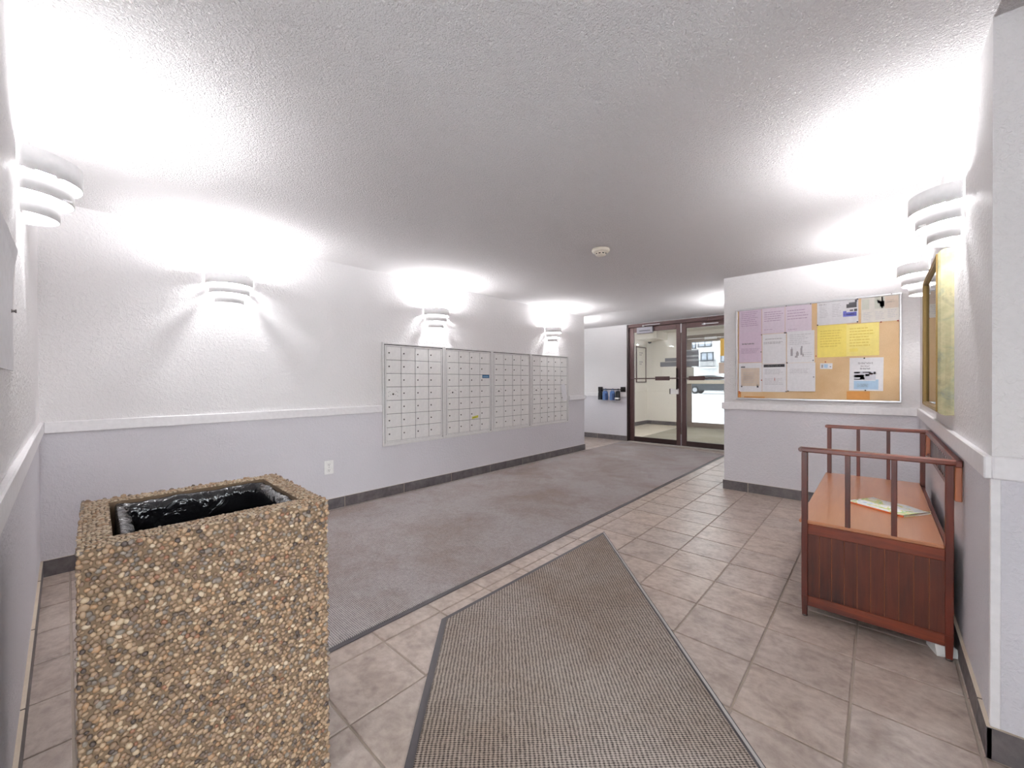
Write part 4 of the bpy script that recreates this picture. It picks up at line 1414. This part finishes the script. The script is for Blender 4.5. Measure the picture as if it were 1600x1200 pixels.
for z in (0.28, 0.02):
    b = MB()
    for yy, zz in ((-.08, 0), (-.08, .06), (0.0, 0.0), (0.0, .06), (.07, .06)): b.box(0.014, 0.017, yy - .025, yy + .02, z + zz - .02, z + zz + .02)
    b.build('name_card', M['ink'], t)
t = thing('ceiling_lamp', 'flat square ceiling lamp in the vestibule', 'ceiling lamp', (-3.0, 9.5, VH))
MB().box(-.32, .32, -.32, .32, -0.03, 0.0).build('housing', M['whitemetal'], t)
MB().box(-.28, .28, -.28, .28, -0.034, -0.030).build('diffuser', M['lens'], t)

# outer glass door
fr = struct(MB().cbox(-3.985, -3.93, VY1 - .02, VY1 + .11, 0, 2.50, 0.004).build('door_frame_2', M['greybronze']))
MB().cbox(-3.93, VX1, VY1 - .02, VY1 + .11, 2.41, 2.50, 0.004).build('head', M['greybronze'], fr)
MB().cbox(-2.28, -2.20, VY1 - .02, VY1 + .11, 0, 2.41, 0.004).build('mullion', M['greybronze'], fr)
MB().cbox(-3.99, VX1, VY1 - .06, VY1 + .12, -0.03, 0.014, 0.003).build('sill', M['greybronze'], fr)
d3 = struct(MB().cbox(-3.925, -3.80, VY1 + .02, VY1 + .065, 0.012, 2.405, 0.005).build('door_3', M['greybronze']))
MB().cbox(-2.40, -2.285, VY1 + .02, VY1 + .065, 0.012, 2.405, 0.005).build('stile', M['greybronze'], d3)
MB().cbox(-3.80, -2.40, VY1 + .02, VY1 + .065, 2.31, 2.405, 0.005).build('top_rail', M['greybronze'], d3)
MB().cbox(-3.80, -2.40, VY1 + .02, VY1 + .065, 0.012, 0.12, 0.005).build('bottom_rail', M['greybronze'], d3)
MB().cbox(-3.91, -2.30, VY1 - .045, VY1 + .015, 1.175, 1.275, 0.006).build('crash_bar', M['detector'], d3)
MB().box(-3.805, -2.395, VY1 + .038, VY1 + .046, 0.115, 2.315).build('glass', M['tinted'], d3)
MB().cbox(-3.45, -3.15, VY1 - .03, VY1 + .02, 2.36, 2.43, 0.006).build('closer', M['alu'], d3)
w4 = struct(MB().box(-2.205, VX1 + .01, VY1 + .04, VY1 + .05, 0.02, 2.42).build('window_1', M['tinted']))

# ------------------------------------------------------------------ outside
ground = struct(MB().box(-120, 80, -60, 140, -0.4, -0.09).build('ground', M['snow']))
car = thing('parked_car', 'grey hatchback parked across the street, seen through the glass doors', 'car', (-12.85, 46.0, -0.09))
car.scale = (1.12, 1.1, 1.2)
# side outline (x along the car, z up), extruded across the width with a narrower cabin
body = [(-2.25, .30), (-2.28, .62), (-2.20, .95), (-1.95, 1.02), (1.05, 1.02), (1.75, .92), (2.15, .78), (2.22, .55), (2.20, .30)]
cab = [(-1.98, 1.00), (-1.55, 1.46), (-1.05, 1.60), (-0.1, 1.62), (0.45, 1.50), (1.22, 1.00)]


def extr(mb, pts, yh, taper=None):
    n = len(pts)
    zmin, zmax = min(p[1] for p in pts), max(p[1] for p in pts)
    vs = []
    for s in (-1, 1):
        for x, z in pts:
            k = yh if taper is None else yh + (taper - yh) * (z - zmin) / (zmax - zmin)
            vs.append((x, s * k, z))
    mb.add(vs, [tuple(range(n)), tuple(range(n, 2 * n))[::-1]] + [(i, n + i, n + (i + 1) % n, (i + 1) % n) for i in range(n)])


b = MB(); extr(b, body, .88); b.build('body', M['carpaint'], car)
b = MB(); extr(b, cab, .84, .62); b.build('cabin', M['carpaint'], car)
for pts in ([(-1.70, 1.06), (-1.40, 1.40), (-0.98, 1.52), (-0.45, 1.54), (-0.45, 1.06)], [(-0.37, 1.06), (-0.37, 1.54), (0.0, 1.52), (0.38, 1.42), (1.0, 1.06)]):
    for s in (-1, 1):
        vs = [(x, s * (.84 + (.62 - .84) * (z - 1.0) / .62 + .006), z) for x, z in pts]
        MB().add(vs, [tuple(range(len(pts)))]).build('side_window', M['carglass'], car)
for x in (-1.45, 1.38):
    for s in (-1, 1):
        o = MB().lathe([(0.20, s * .90), (0.33, s * .90), (0.35, s * .86), (0.35, s * .70), (0.0, s * .70)], 24, (x, 0, .35), 0, 'y').build('wheel', M['tyre'], car)
        MB().lathe([(0.0, s * .895), (0.05, s * .905), (0.19, s * .885), (0.21, s * .90)], 20, (x, 0, .35), 0, 'y').build('rim', M['rim'], o)
MB().box(-2.29, 2.23, -.80, .80, .34, .46).build('bumper', M['tyre'], car)

bld = thing('apartment_building', 'pale apartment block across the street with dark framed windows and a balcony', 'building', (-16, 56, -0.06))
MB().box(-14, 14, 0, 8, 0, 9).build('wall', M['stucco'], bld)


def bwin(x0, x1, z0, z1, n=2):
    f = MB()
    e = .10
    for a, b_, c, d in ((x0, x0 + e, z0, z1), (x1 - e, x1, z0, z1), (x0, x1, z0, z0 + e), (x0, x1, z1 - e, z1)): f.box(a, b_, -.12, 0, c, d)
    for k in range(1, n):
        x = x0 + (x1 - x0) * k / n
        f.box(x - .04, x + .04, -.10, 0, z0, z1)
    o = f.build('window', M['winframe'], bld)
    for k in range(n):
        MB().box(x0 + (x1 - x0) * k / n + .05, x0 + (x1 - x0) * (k + 1) / n - .05, -.04, -.01, z0 + e, z1 - e).build('pane', M['winpane'], o)


bwin(-1.6, .1, 5.75, 6.9); bwin(-1.25, .30, 3.95, 5.05); bwin(1.15, 2.6, 3.7, 5.2); bwin(1.4, 2.9, 6.0, 7.3); bwin(-2.4, -1.85, 5.6, 6.6, 1); bwin(-4.8, -3.2, 3.9, 5.1); bwin(4.2, 5.8, 3.9, 5.1)
b = MB().box(-1.35, .85, -1.2, 0, 2.95, 3.12)
o = b.build('balcony', M['stucco'], bld)
b = MB()
b.box(-1.35, .85, -1.2, -1.14, 3.85, 3.95); b.box(-1.35, .85, -1.2, -1.14, 3.12, 3.2)
for k in range(13): b.box(-1.35 + k * .18, -1.31 + k * .18, -1.19, -1.15, 3.12, 3.95)
b.build('railing', M['winframe'], o)
MB().box(-1.6, 3.2, -.3, 0, 6.75, 7.0).build('light_streak_band', M['gold_band'], bld)  # yellow light painted as an amber band on the facade
